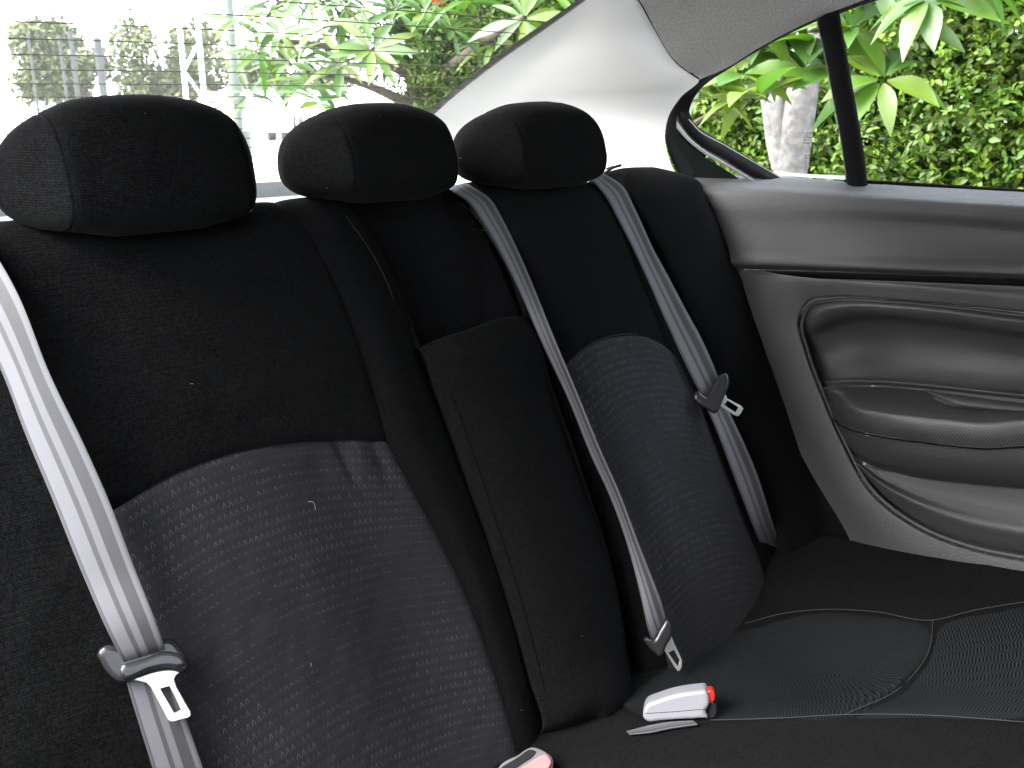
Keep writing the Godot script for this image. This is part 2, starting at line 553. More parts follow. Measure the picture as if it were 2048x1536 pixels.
# ------------------------------------------------------------------ the scene
func _ready() -> void:
	rng.seed = 42
	fn.seed = 9
	fn.frequency = 1.0
	fn.fractal_octaves = 3
	var a := deg_to_rad(YAW)
	var p := deg_to_rad(PITCH)
	cam_d = Vector3(sin(a) * cos(p), -sin(p), -cos(a) * cos(p))
	cam_r = Vector3(cos(a), 0, sin(a))
	cam_u = cam_r.cross(cam_d)
	var cam := Camera3D.new()
	cam.name = "camera"
	cam.position = EYE
	cam.rotation = Vector3(-p, -a, 0)
	cam.fov = rad_to_deg(2.0 * atan(768.0 / F))
	cam.near = 0.02
	cam.far = 800.0
	var lens := CameraAttributesPhysical.new()
	lens.frustum_focal_length = 12.0 / tan(atan(768.0 / F))
	lens.frustum_focus_distance = 1.0
	lens.frustum_near = 0.02
	lens.frustum_far = 800.0
	lens.exposure_aperture = 16.0
	cam.attributes = lens
	add_child(cam)
	var env := Environment.new()
	env.background_mode = Environment.BG_SKY
	var sm := ProceduralSkyMaterial.new()
	sm.sky_top_color = Color(0.86, 0.90, 0.95)
	sm.sky_horizon_color = Color(0.95, 0.965, 0.97)
	sm.ground_bottom_color = Color(0.45, 0.45, 0.44)
	sm.ground_horizon_color = Color(0.7, 0.7, 0.69)
	sm.sun_angle_max = 1.0
	var sky := Sky.new()
	sky.sky_material = sm
	env.sky = sky
	env.background_energy_multiplier = 0.8
	env.tonemap_mode = Environment.TONE_MAPPER_LINEAR
	env.tonemap_exposure = 18.0
	env.volumetric_fog_enabled = true
	env.volumetric_fog_density = 0.0
	env.sdfgi_enabled = true
	env.ssao_enabled = true
	env.ssil_enabled = true
	var we := WorldEnvironment.new()
	we.name = "environment"
	we.environment = env
	add_child(we)
	var sun := DirectionalLight3D.new()
	sun.name = "sun"
	sun.light_energy = 0.5
	sun.light_color = Color(1.0, 0.995, 0.985)
	sun.light_angular_distance = 50.0
	sun.shadow_enabled = true
	sun.rotation_degrees = Vector3(-46, -113, 0)
	add_child(sun)

	var th := deg_to_rad(RECLINE)
	sb_n = Vector3(0, sin(th), cos(th))
	sb_c = sb_n.dot(Vector3(0, 1.14, -1.02))
	var ga := Vector3(0, 1.10, -1.78)
	var gv := (Vector3(0, 1.44, -1.12) - ga).normalized()
	gl_n = Vector3(0, gv.z, -gv.y)
	gl_c = gl_n.dot(ga)

	make_materials()
	car = thing("car", "small sedan seen from inside, pale pillar, grey roof lining and dark door trim", "car")
	make_shell()
	make_door()
	make_rear_window()
	make_seat()
	make_belts()
	make_outside()

# ------------------------------------------------------------------ the cabin around the seat
func make_shell() -> void:
	# pillar trim between the rear glass and the quarter window
	# glass side and window side are matched point by point from the tip at the roof down to the shelf
	var e_px := [[1240, -50], [1178, -4], [1090, 60], [1000, 123], [930, 176], [896, 204], [866, 231], [826, 264], [770, 308], [690, 372]]
	var o_px := [[1248, -48, 0.545], [1278, 0, 0.565], [1312, 62, 0.61], [1350, 122, 0.65], [1398, 158, 0.69], [1360, 196, 0.697], [1336, 236, 0.698], [1330, 272, 0.695], [1342, 328, 0.69], [1368, 372, 0.685]]
	var edge := []
	var near_edge := []
	var outer := []
	for k in e_px.size():
		edge.append(gl(e_px[k][0], e_px[k][1], -0.004))
		near_edge.append(gl(e_px[k][0] + (8 if k == 0 else 22), e_px[k][1] + 6, -0.014))
		outer.append(dr(o_px[k][0], o_px[k][1], o_px[k][2]))
	var mids := []
	for k in 3:
		var row := []
		for j in e_px.size():
			var q: Vector3 = near_edge[j].lerp(outer[j], [0.3, 0.6, 0.85][k])
			# the trim bows into the cabin, then turns outward round the quarter window
			var bow: float = [0.010, 0.015, 0.010][k] * smoothstep(-0.5, 3.0, float(j))
			row.append(q + Vector3(-0.75, 0.1, 0.65) * bow)
		mids.append(row)
	var t := car_part("pillar_trim", "pale grey plastic pillar trim between the rear glass and quarter window", Vector3(0.62, 1.05, -1.2))
	part("panel", loft([edge, near_edge, mids[0], mids[1], mids[2], outer], {"sub": 10, "nv": 90, "by_index": true}), M.pillar, t)
	# the same trim on the near side, outside the picture
	var mirror := []
	for r in [edge, near_edge, mids[1], outer]:
		var m2 := []
		for q in r: m2.append(Vector3(0.04 - q.x, q.y, q.z))
		mirror.append(m2)
	var t2 := car_part("pillar_trim", "pale grey plastic pillar trim beside the open doorway", Vector3(-0.6, 1.05, -1.2))
	part("panel", loft(mirror, {"sub": 6, "nv": 30, "by_index": true, "toward": Vector3(1, 0, 0.3)}), M.pillar, t2)
	# roof lining: rail over the side window, then the ceiling
	var hl := car_part("headliner", "grey felt roof lining curving down over the side window", Vector3(0.3, 1.42, -0.5))
	var h0 := drs([[1400, 159], [1453, 136], [1519, 95], [1592, 56], [1640, 34], [1745, -6], [1900, -62], [2300, -190], [2900, -360]], 0.70)
	var h1 := drs([[1376, 143], [1440, 108], [1519, 68], [1600, 28], [1745, -38], [1900, -96], [2300, -226], [2900, -396]], 0.668)
	var h2 := drs([[1350, 122], [1420, 80], [1519, 28], [1640, -28], [1800, -94], [2300, -275], [2900, -445]], 0.64)
	var h3 := drs([[1312, 62], [1400, 10], [1519, -50], [1700, -124], [2300, -340], [2900, -520]], 0.59)
	var h4 := drs([[1278, 0], [1400, -70], [1519, -126], [1700, -210], [2300, -430], [2900, -620]], 0.53)
	var h5 := []
	for q in resample(h4, 6): h5.append(Vector3(0.36, maxf(q.y + 0.035, 1.462), q.z))
	part("side_rail", loft([h0, h1, h2, h3, h4, h5], {"sub": 8, "nv": 80, "noise": [0.0005, 0.03]}), M.headliner, hl)
	part("ceiling", box(Vector3(0.98, 0.03, 2.4), Vector3(-0.12, 1.483, 0.06)), M.headliner, hl)
	# thin dark joint where trim and lining meet
	part("joint", tube(drs([[1240, -60, 0.545], [1278, 0, 0.563], [1312, 62, 0.608], [1350, 122, 0.648], [1398, 158, 0.688]], 0.6), 0.0016, 40, 6), M.rubber, hl)
	# outer skin of the car: roof, tail, far flank and floor keep the daylight out except through the openings
	var body := car_part("body_shell", "white painted body shell around the cabin", Vector3(0, 0.2, 0))
	part("roof", box(Vector3(1.32, 0.02, 2.5), Vector3(0.04, 1.52, 0.05)), M.white_paint, body)
	part("floor_pan", box(Vector3(1.5, 0.04, 3.2), Vector3(0.02, 0.22, -0.1)), M.carpet, body)
	part("boot_wall", box(Vector3(1.5, 0.8, 0.03), Vector3(0.02, 0.66, -1.86)), M.white_paint, body)
	part("flank", box(Vector3(0.03, 0.82, 1.1), Vector3(0.84, 0.64, -1.3)), M.white_paint, body)
	part("flank", box(Vector3(0.03, 0.82, 0.84), Vector3(-0.72, 0.64, -1.43)), M.white_paint, body)
	part("added_wheel_arch", box(Vector3(0.03, 0.62, 0.46), Vector3(-0.72, 0.55, -0.78)), M.white_paint, body)  # unseen panel added to keep low light off the cushion
	part("door_skin", box(Vector3(0.03, 0.86, 2.4), Vector3(0.85, 0.62, 0.45)), M.white_paint, body)
	part("firewall", box(Vector3(1.5, 0.75, 0.03), Vector3(0.02, 0.6, 1.5)), M.carpet, body)
	part("pillar", box(Vector3(0.06, 0.9, 0.1), Vector3(0.70, 1.08, 0.10)), M.headliner, body)
	part("pillar", box(Vector3(0.06, 1.3, 0.1), Vector3(-0.74, 0.86, 0.16)), M.headliner, body)
	part("door_skin", box(Vector3(0.05, 0.82, 1.2), Vector3(-0.74, 0.66, 0.85)), M.white_paint, body)
	part("dashboard", box(Vector3(1.4, 0.35, 0.5), Vector3(0.0, 0.88, 1.35)), M.carpet, body)
	# unseen opaque panels added at windscreen and front windows to block light from ahead
	part("front_light_block", loft([[Vector3(-0.66, 1.49, 0.85), Vector3(-0.70, 1.2, 1.2), Vector3(-0.72, 0.98, 1.45)], [Vector3(0.70, 1.49, 0.85), Vector3(0.74, 1.2, 1.2), Vector3(0.76, 0.98, 1.45)]], {"sub": 2, "nv": 6}), M.carpet, body)
	part("side_light_block", box(Vector3(0.01, 0.46, 1.2), Vector3(0.76, 1.27, 0.75)), M.light_block, body)
	part("side_light_block", box(Vector3(0.01, 0.46, 1.1), Vector3(-0.74, 1.27, 0.78)), M.light_block, body)
	# open near-side rear door, unseen, added to block light from the front left
	var od := car_part("door", "unseen open rear door with dark inner trim, added to block light", Vector3(-0.8, 0.3, 0.15))
	part("panel", box(Vector3(0.98, 0.78, 0.10), Vector3(-1.26, 0.66, 0.16)), M.door_plastic, od)
	part("window_frame", join([box(Vector3(0.98, 0.04, 0.05), Vector3(-1.26, 1.46, 0.16)), box(Vector3(0.05, 0.42, 0.05), Vector3(-1.725, 1.24, 0.16)), box(Vector3(0.05, 0.42, 0.05), Vector3(-0.795, 1.24, 0.16))]), M.rubber, od)
	part("pane", box(Vector3(0.88, 0.42, 0.006), Vector3(-1.26, 1.24, 0.16)), M.light_block, od)  # opaque pane, belongs to the added light block
	added_front_seat("unseen black cloth front seat added ahead of the open door", -0.34)
	added_front_seat("unseen black cloth front seat added ahead of the closed door", 0.36)
	# parcel shelf behind the backrest
	var shelf := car_part("parcel_shelf", "dark grey felt parcel shelf below the rear glass", Vector3(0, 1.06, -1.4))
	part("panel", box(Vector3(1.3, 0.02, 0.72), Vector3(0.02, 1.07, -1.46)), M.shelf, shelf)
	part("trim_edge", box(Vector3(1.3, 0.035, 0.05), Vector3(0.02, 1.092, -1.79)), M.shelf, shelf)

func make_rear_window() -> void:
	var t := car_part("rear_window", "sloping rear glass with fine dark heating wires", Vector3(0, 1.1, -1.78))
	var c := [gl(1186, -10), gl(1000, 116), gl(866, 226), gl(690, 366)]
	var rr := []
	var ll := []
	for q in c:
		rr.append(q)
		ll.append(Vector3(0.04 - q.x, q.y, q.z))
	var pane := loft([ll, rr], {"sub": 2, "nv": 8})
	part("pane", pane, M.dusty_glass, t)
	# black border: a flat band along the edge
	var e0 := []
	var e1 := []
	for q in [[1332, -108], [1186, -2], [1006, 124], [872, 232], [696, 374]]: e0.append(gl(q[0], q[1], -0.003))
	for q in [[1312, -112], [1164, -6], [985, 118], [852, 225], [675, 368]]: e1.append(gl(q[0], q[1], -0.003))
	part("black_border", loft([e0, e1], {"sub": 1, "nv": 20}), M.frit, t)
	var gv := Vector3(0, 0.34, 0.66).normalized()
	var base := Vector3(0, 1.10, -1.78)
	for k in 17:
		var s := 0.045 + 0.0372 * k
		var q := base + gv * s - gl_n * 0.003
		var half := lerpf(0.47, 0.50, 1.0 - s / 0.7)
		var pts := []
		for j in 5:
			var u := j / 4.0 * 2.0 - 1.0
			pts.append(Vector3(0.02 + u * half, q.y, q.z) - gv * 0.006 * u * u)
		part("heating_wire", tube(pts, 0.0008, 12, 5), M.wire, t)

# ------------------------------------------------------------------ the far door
func make_door() -> void:
	var t := car_part("door", "closed rear door with dark grey trim, armrest and side window", Vector3(0.7, 0.3, -0.7))
	# upper panel from the window line to the groove
	var up := [
		drs([[1330, 350], [1560, 354], [1712, 364], [2048, 382], [2600, 414]], 0.725),
		drs([[1330, 355], [1560, 359], [1712, 369], [2048, 388], [2600, 420]], 0.708),
		drs([[1340, 366], [1560, 371], [1715, 381], [2048, 402], [2600, 436]], 0.686),
		drs([[1350, 385], [1560, 388], [1720, 396], [2048, 416], [2600, 450]], 0.664),
		drs([[1360, 408], [1600, 410, 0.659], [1750, 418, 0.659], [2048, 438, 0.664], [2600, 474, 0.666]], 0.658),
		drs([[1390, 446], [1600, 450, 0.657], [1750, 448, 0.662], [2048, 466, 0.674], [2600, 504, 0.678]], 0.656),
		drs([[1420, 500], [1600, 505, 0.646], [2048, 520, 0.658], [2600, 552, 0.660]], 0.646),
		drs([[1440, 528], [1600, 532], [2048, 548], [2600, 575]], 0.638),
		drs([[1440, 537], [1600, 541], [2048, 557], [2600, 584]], 0.652)]
	part("upper_panel", loft(up, {"sub": 8, "nv": 60, "noise": [0.0003, 0.05]}), M.door_light, t)
	part("groove", tube(drs([[1440, 545], [1600, 549], [2048, 565], [2600, 592]], 0.662), 0.006, 30, 6), M.rubber, t)
	# lower panel: a frame round the recess
	var outer := [[2600, 600], [2048, 573], [1800, 563], [1600, 556], [1462, 553], [1440, 600], [1500, 720], [1570, 850], [1630, 960], [1690, 1060], [1745, 1170], [1900, 1185], [2048, 1195], [2600, 1265]]
	var inner := [[2600, 690], [2048, 622], [1800, 599], [1662, 593], [1616, 601], [1594, 640], [1607, 700], [1638, 785], [1680, 882], [1740, 988], [1840, 1063], [1950, 1104], [2048, 1124], [2600, 1200]]
	var inner0 := [[2600, 676], [2048, 610], [1800, 588], [1656, 583], [1604, 594], [1582, 640], [1595, 704], [1626, 790], [1668, 888], [1730, 997], [1834, 1073], [1946, 1115], [2048, 1135], [2600, 1212]]
	part("lower_panel", loft([drs(outer, 0.655), drs(inner0, 0.650), drs(inner, 0.653), drs(inner, 0.674)], {"sub": 8, "nv": 160, "noise": [0.0003, 0.05]}), M.door_plastic, t)
	var rim := [[2600, 700], [2048, 632], [1800, 606], [1660, 602], [1622, 610], [1604, 644], [1616, 704], [1646, 786], [1688, 882], [1746, 981], [1844, 1055], [1953, 1096], [2048, 1115], [2600, 1190]]
	part("recess_rim", tube(drs(rim, 0.664), 0.0035, 120, 8), M.door_plastic, t)
	# hollow above the armrest
	var hollow := [
		drs([[1590, 640, 0.70], [1612, 622, 0.675], [1640, 606], [1680, 600], [1800, 603], [2048, 630], [2600, 700]], 0.668),
		drs([[1600, 660, 0.70], [1622, 640, 0.660], [1650, 620, 0.648], [1690, 613], [1800, 616], [2048, 645], [2600, 713]], 0.646),
		drs([[1602, 668, 0.70], [1626, 650, 0.662], [1656, 629, 0.651], [1694, 621], [1800, 624], [2048, 654], [2600, 722]], 0.649),
		drs([[1608, 690, 0.70], [1636, 680, 0.690], [1680, 655, 0.70], [1750, 648], [2048, 680], [2600, 750]], 0.706),
		drs([[1615, 715, 0.70], [1650, 712, 0.700], [1700, 695, 0.716], [1800, 690], [2048, 718], [2600, 788]], 0.722),
		drs([[1625, 740, 0.70], [1660, 742, 0.698], [1720, 735, 0.708], [1800, 733], [2048, 758], [2600, 826]], 0.712),
		drs([[1632, 756, 0.70], [1665, 757, 0.690], [1720, 755], [2048, 783], [2600, 848]], 0.691),
		drs([[1636, 766, 0.70], [1668, 764, 0.672], [1720, 763], [2048, 792], [2600, 856]], 0.664),
		drs([[1640, 776, 0.70], [1670, 771, 0.674], [1720, 770], [2048, 799], [2600, 863]], 0.670)]
	part("hollow", loft(hollow, {"sub": 8, "nv": 90}), M.door_plastic, t)
	# armrest
	part("armrest", loft([
		drs([[1640, 782, 0.70], [1668, 776], [1720, 774], [2048, 806], [2600, 868]], 0.668),
		drs([[1642, 790, 0.70], [1672, 787, 0.640], [1740, 792], [1950, 816], [2048, 819], [2600, 880]], 0.634),
		drs([[1642, 796, 0.70], [1667, 796, 0.645], [1684, 800, 0.620], [1702, 806, 0.611], [1766, 817], [1901, 832], [1975, 838], [2048, 832], [2600, 888]], 0.606),
		drs([[1642, 801, 0.70], [1666, 803, 0.645], [1681, 808, 0.617], [1699, 815, 0.604], [1765, 826], [1901, 841], [1975, 847], [2048, 840], [2600, 896]], 0.598),
		drs([[1644, 812, 0.70], [1667, 818, 0.645], [1682, 829, 0.612], [1710, 840, 0.599], [1765, 850], [1901, 866], [1980, 872], [2048, 866], [2600, 914]], 0.593),
		drs([[1648, 826, 0.70], [1670, 838, 0.650], [1684, 850, 0.618], [1719, 862, 0.602], [1856, 884], [1983, 895], [2048, 891], [2600, 935]], 0.595)],
		{"sub": 8, "nv": 90}), M.twill, t)
	part("armrest_joint", tube(drs([[1650, 830, 0.70], [1670, 841, 0.652], [1684, 853, 0.620], [1719, 865, 0.604], [1856, 887, 0.598], [1983, 898, 0.598], [2048, 894, 0.598], [2600, 938, 0.598]], 0.6), 0.0012, 80, 6), M.rubber, t)
	part("armrest_base", loft([
		drs([[1652, 834, 0.70], [1672, 844, 0.655], [1686, 856, 0.622], [1719, 868, 0.606], [1856, 890], [1983, 901], [2048, 897], [2600, 941]], 0.599),
		drs([[1660, 852, 0.70], [1682, 862, 0.655], [1700, 876, 0.632], [1735, 894, 0.618], [1856, 913], [2048, 926], [2600, 968]], 0.606),
		drs([[1668, 870, 0.70], [1692, 884, 0.665], [1715, 904, 0.648], [1760, 924, 0.636], [1856, 938], [2048, 956], [2600, 998]], 0.626),
		drs([[1676, 890, 0.70], [1702, 906, 0.682], [1740, 930, 0.682], [1800, 947, 0.682], [2048, 978], [2600, 1028]], 0.682)],
		{"sub": 8, "nv": 80}), M.door_plastic, t)
	part("pull_cup", loft([
		drs([[1845, 779, 0.655], [1868, 783], [1930, 793], [2048, 806], [2600, 868]], 0.650),
		drs([[1860, 787, 0.645], [1895, 797], [1960, 805], [2048, 814], [2600, 876]], 0.626),
		drs([[1872, 795, 0.640], [1910, 808], [1970, 815], [2048, 822], [2600, 884]], 0.622),
		drs([[1862, 795, 0.645], [1900, 812], [1970, 821], [2048, 829], [2600, 890]], 0.628)], {"sub": 6, "nv": 40}), M.door_light, t)
	# map pocket below the armrest
	part("map_pocket", loft([
		drs([[1688, 886], [1718, 924], [1800, 948], [2048, 980], [2600, 1030]], 0.690),
		drs([[1700, 905], [1738, 940], [1810, 972], [1920, 1000], [2048, 1022], [2600, 1080]], 0.684),
		drs([[1712, 925], [1760, 966], [1830, 1005], [1930, 1042], [2048, 1066], [2600, 1130]], 0.662),
		drs([[1716, 938], [1768, 985], [1838, 1026], [1936, 1064], [2048, 1087], [2600, 1155]], 0.672),
		drs([[1700, 915], [1755, 988], [1842, 1050], [1952, 1090], [2048, 1109], [2600, 1182]], 0.690)], {"sub": 8, "nv": 70}), M.door_plastic, t)
	# window frame pieces, all in the door's own plane
	var band_o := drs([[1900, -66], [1745, -10], [1640, 32], [1519, 93], [1453, 135], [1406, 160], [1363, 190], [1335, 226], [1328, 260], [1333, 297], [1346, 330], [1372, 376]], 0.700)
	var band_i := drs([[1900, -50], [1745, 4], [1640, 40], [1519, 100], [1453, 141], [1423, 160], [1400, 180], [1384, 204], [1378, 228], [1382, 246], [1395, 268], [1420, 300]], 0.722)
	part("weatherstrip", loft([band_o, band_i], {"sub": 6, "nv": 90, "edge": {"u0": 0.004}, "ew": 0.006}), M.rubber, t)
	part("corner_trim", loft([
		drs([[1338, 290], [1352, 330], [1375, 368], [1440, 390]], 0.712),
		drs([[1352, 262], [1372, 284], [1404, 310], [1447, 337], [1512, 380]], 0.704)], {"sub": 6, "nv": 30}), M.seal_green, t)
	part("trim_ridge", loft([
		drs([[1353, 256], [1374, 280], [1406, 306], [1449, 331], [1503, 364]], 0.702),
		drs([[1353, 246], [1380, 279], [1412, 304], [1450, 326], [1510, 362]], 0.698),
		drs([[1354, 232], [1363, 247], [1391, 282], [1449, 320], [1517, 362]], 0.710)], {"sub": 4, "nv": 30}), M.chrome_grey, t)
	part("glass_run", loft([
		drs([[1360, 224], [1366, 248], [1394, 284], [1451, 321], [1519, 363]], 0.712),
		drs([[1370, 224], [1378, 244], [1402, 272], [1452, 306], [1542, 360]], 0.706),
		drs([[1378, 222], [1388, 246], [1408, 262], [1460, 292], [1575, 362]], 0.722)], {"sub": 5, "nv": 40}), M.rubber, t)
	part("run_lip", tube(drs([[1378, 239], [1395, 258], [1449, 290], [1513, 327], [1572, 361]], 0.707), 0.0009, 40, 6), M.chrome_grey, t)
	part("window_sill", loft([
		drs([[1545, 342], [1600, 347], [1690, 351]], 0.735),
		drs([[1560, 350], [1620, 355], [1692, 360]], 0.728)], {"sub": 3, "nv": 10}), M.sill, t)
	# dividing bar and the two panes
	part("divider", loft([
		drs([[1634, 36], [1645, 90], [1662, 175], [1678, 260], [1694, 366]], 0.726),
		drs([[1636, 36], [1647, 90], [1664, 175], [1680, 260], [1696, 370]], 0.704),
		drs([[1656, 26], [1668, 90], [1688, 190], [1706, 290], [1714, 374]], 0.699),
		drs([[1674, 18], [1690, 110], [1709, 215], [1724, 305], [1732, 372]], 0.704),
		drs([[1675, 18], [1691, 110], [1710, 215], [1725, 305], [1733, 368]], 0.726)], {"sub": 5, "nv": 30}), M.rubber, t)
	part("divider_lip", tube(drs([[1634, 44], [1645, 92], [1662, 176], [1678, 260], [1692, 352]], 0.7005), 0.0008, 30, 6), M.chrome_grey, t)
	part("belt_line_seal", tube(drs([[1690, 362], [1735, 364], [2048, 383], [2600, 415]], 0.722), 0.0032, 20, 8), M.rubber, t)
	part("quarter_pane", plate([dr(1381, 226, 0.73), dr(1382, 204, 0.73), dr(1400, 179, 0.73), dr(1453, 140, 0.73), dr(1519, 99, 0.73), dr(1592, 58, 0.73), dr(1640, 36, 0.73), dr(1668, 170, 0.73), dr(1702, 364, 0.73), dr(1590, 358, 0.73), dr(1470, 292, 0.73), dr(1406, 256, 0.73)], Vector3(-1, 0, 0), 0.003, 0.0004), M.glass, t)
	part("main_pane", plate([dr(1660, 16, 0.73), dr(1900, -70, 0.73), dr(2600, -280, 0.73), dr(2600, 430, 0.73), dr(2048, 396, 0.73), dr(1718, 376, 0.73), dr(1690, 170, 0.73)], Vector3(-1, 0, 0), 0.003, 0.0004), M.glass, t)
	glass_mark(t, 1607, 266, 1655)
	glass_mark(t, 1749, 273, 1795)
	# upper frame of the window past the divider
	part("window_header", loft([
		drs([[1640, 30], [1745, -12], [1900, -68], [2600, -290]], 0.715),
		drs([[1645, 40], [1745, 4], [1850, -22], [2600, -250]], 0.728)], {"sub": 3, "nv": 40}), M.rubber, t)

func glass_mark(parent: Node3D, x0: float, y0: float, x1: float) -> void:
	# the maker's etched stamp, read from inside: rows of tiny characters too small to make out
	var r := RandomNumberGenerator.new()
	r.seed = int(x0)
	var list := []
	var w := x1 - x0
	var rows := [[0.0, 0.0, 0.62, 2.2], [9.0, 0.0, 0.66, 2.4], [14.0, 0.0, 0.66, 2.4], [20.0, 0.0, 0.68, 2.6], [29.5, 0.25, 0.68, 2.8], [45.0, 0.05, 0.6, 2.0], [50.0, 0.05, 0.85, 2.0]]
	for row in rows:
		var x: float = x0 + w * row[1]
		while x < x0 + w * row[2]:
			var cw := r.randf_range(0.8, 2.4)
			if r.randf() < 0.86:
				var hh: float = row[3] * r.randf_range(0.6, 1.0)
				var c := dr(x + cw / 2.0, y0 + row[0], 0.7262)
				list.append(box(Vector3(0.0003, hh * 0.00075, cw * 0.0009), c))
			x += cw + r.randf_range(0.5, 1.0)
	for k in 4:
		var c := dr(x0 + w * 0.9, y0 + 7.0 + 12.0 * k, 0.7262)
		var ring_pts := []
		for i in 13: ring_pts.append(c + Vector3(0, sin(TAU * i / 12.0), cos(TAU * i / 12.0)) * 0.0036)
		list.append(tube(ring_pts, 0.0005, 24, 4))
		list.append(box(Vector3(0.0003, 0.002, 0.003), c))
	part("etched_stamp", join(list), M.print, parent)

func added_front_seat(label: String, x: float) -> void:  # out of view, added to block light from the front
	var t := thing("added_front_seat", label, "car seat", Vector3(x, 0.25, 0.9), "front seats")
	var rails := []
	for k in 12:
		var a := TAU * k / 12.0
		var rail := []
		for q in [[0.30, 0.42, 0.12], [0.42, 0.24, 0.11], [0.60, 0.245, 0.11], [0.80, 0.25, 0.105], [1.0, 0.235, 0.09], [1.12, 0.20, 0.07], [1.17, 0.12, 0.04], [1.18, 0.02, 0.01]]:
			var ww: float = minf(q[1], 0.25)
			rail.append(Vector3(x + signf(cos(a)) * pow(absf(cos(a)), 0.6) * ww, q[0], 0.84 - 0.30 * (q[0] - 0.3) + signf(sin(a)) * pow(absf(sin(a)), 0.6) * q[2]))
		rails.append(rail)
	part("backrest", loft(rails, {"sub": 4, "nv": 40, "ring": true, "noise": [0.002, 0.08]}), M.black, t)
	part("cushion", box(Vector3(0.5, 0.2, 0.5), Vector3(x, 0.42, 1.06)), M.black, t)
	headrest(t, Vector3(x, 1.26, 0.56), 0.13, 0.16, 0.05, 0.6)

# ------------------------------------------------------------------ the rear seat
func over_top(px: float, py: float, h := -0.03) -> Array:   # where a backrest panel rolls over the top and down its back
	var q := sb(px, py, h)
	return [q + Vector3(0, -0.16, -0.075), q + Vector3(0, -0.04, -0.07), q + Vector3(0, -0.006, -0.035), q]
func headrest(parent: Node3D, c: Vector3, w: float, hgt: float, d: float, seam: float) -> void:
	var lean := 0.22
	var dented := RandomNumberGenerator.new()
	dented.seed = int(c.x * 1000.0) + 999
	var section := func(a: float) -> PackedVector3Array:
		var aa := absf(a)
		var top := 0.64 * hgt * pow(maxf(0.0, 1.0 - pow(aa, 2.6)), 0.52)
		var bot := -0.36 * hgt * pow(maxf(0.0, 1.0 - pow(aa, 4.0)), 0.45)
		# seen from above: a flat front between the seams, then flat ends running back to the wider rear
		var t := clampf((aa - seam) / (1.0 - seam), 0.0, 1.0)
		var zf := d * (0.95 - 0.10 * pow(minf(aa / seam, 1.0), 2.0)) - 1.35 * d * pow(t, 1.25)
		var zb := -0.5 * d - 0.65 * d * sqrt(maxf(0.0, 1.0 - pow(maxf(0.0, aa - 0.72) / 0.28, 2.0)))
		var zc := (zf + zb) * 0.5
		var hd := (zf - zb) * 0.5
		var yc := (top + bot) * 0.5
		var hh := (top - bot) * 0.5
		var pts := PackedVector3Array()
		for k in 49:
			var ang := TAU * k / 48.0
			var s := sin(ang)
			var e := cos(ang)
			var y := yc + hh * signf(s) * pow(absf(s), 0.82)
			var z := hd * signf(e) * pow(absf(e), 0.78)
			# the back sweeps forward towards the top
			var up := smoothstep(-0.1 * hgt, 0.64 * hgt, y)
			z = zc + z * lerpf(1.0, 0.72, up) + 0.22 * d * up
			# hollow under the middle where the posts go in
			if s < -0.5: y += 0.03 * hgt * smoothstep(0.95, 0.6, aa) * smoothstep(0.3, 0.6, aa) * smoothstep(-0.5, -1.0, s)
			var p := Vector3(a * w, y, z - lean * y)
			var o := Vector3(0, y - yc, z - zc).normalized()
			p -= o * exp(-pow((aa - seam) / 0.012, 2.0)) * 0.0016
			p += c
			p += o * (0.0014 * fn.get_noise_3dv(p / 0.09) + 0.0011 * fn.get_noise_3dv(p / 0.020) * exp(-pow((aa - seam - 0.05) / 0.06, 2.0)))
			pts.append(p)
		return pts
	var h := part("headrest", build_sections(section, -seam, seam, 44), M.black, parent)
	part("end_panel", build_sections(section, -1.0, -seam, 26), M.black, h)
	part("end_panel", build_sections(section, seam, 1.0, 26), M.black, h)
	for sgn in [-1.0, 1.0]:
		var path := []
		var s1: PackedVector3Array = section.call(seam * sgn)
		for k in 49: path.append(s1[k])
		part("stitching", stitches(path, 0.0034, 0.62, 0.0004), M.thread, h)
	for sgn in [-1.0, 1.0]:
		var b := c + Vector3(sgn * 0.045, -0.20 * hgt, -0.035)
		part("post", tube([b, b + Vector3(0, -0.012, 0.0), b + Vector3(0, -0.03, 0.0)], 0.006, 8, 10), M.gloss_black, h)
func build_sections(section: Callable, a0: float, a1: float, n: int) -> ArrayMesh:
	var g := []
	for i in 49:
		g.append(PackedVector3Array()); g[i].resize(n + 1)
	for j in n + 1:
		var u := float(j) / n
		var a := lerpf(a0, a1, u)
		if a0 <= -0.999: a = -cos(acos(-a1) * u) if false else lerpf(a0, a1, u * u * (2.0 - u) if true else u)
		elif a1 >= 0.999: a = lerpf(a1, a0, (1.0 - u) * (1.0 - u) * (1.0 + u))
		var s: PackedVector3Array = section.call(clampf(a, -1.0, 1.0))
		for i in 49: g[i][j] = s[48 - i]
	return skin(g, 48, n, true)

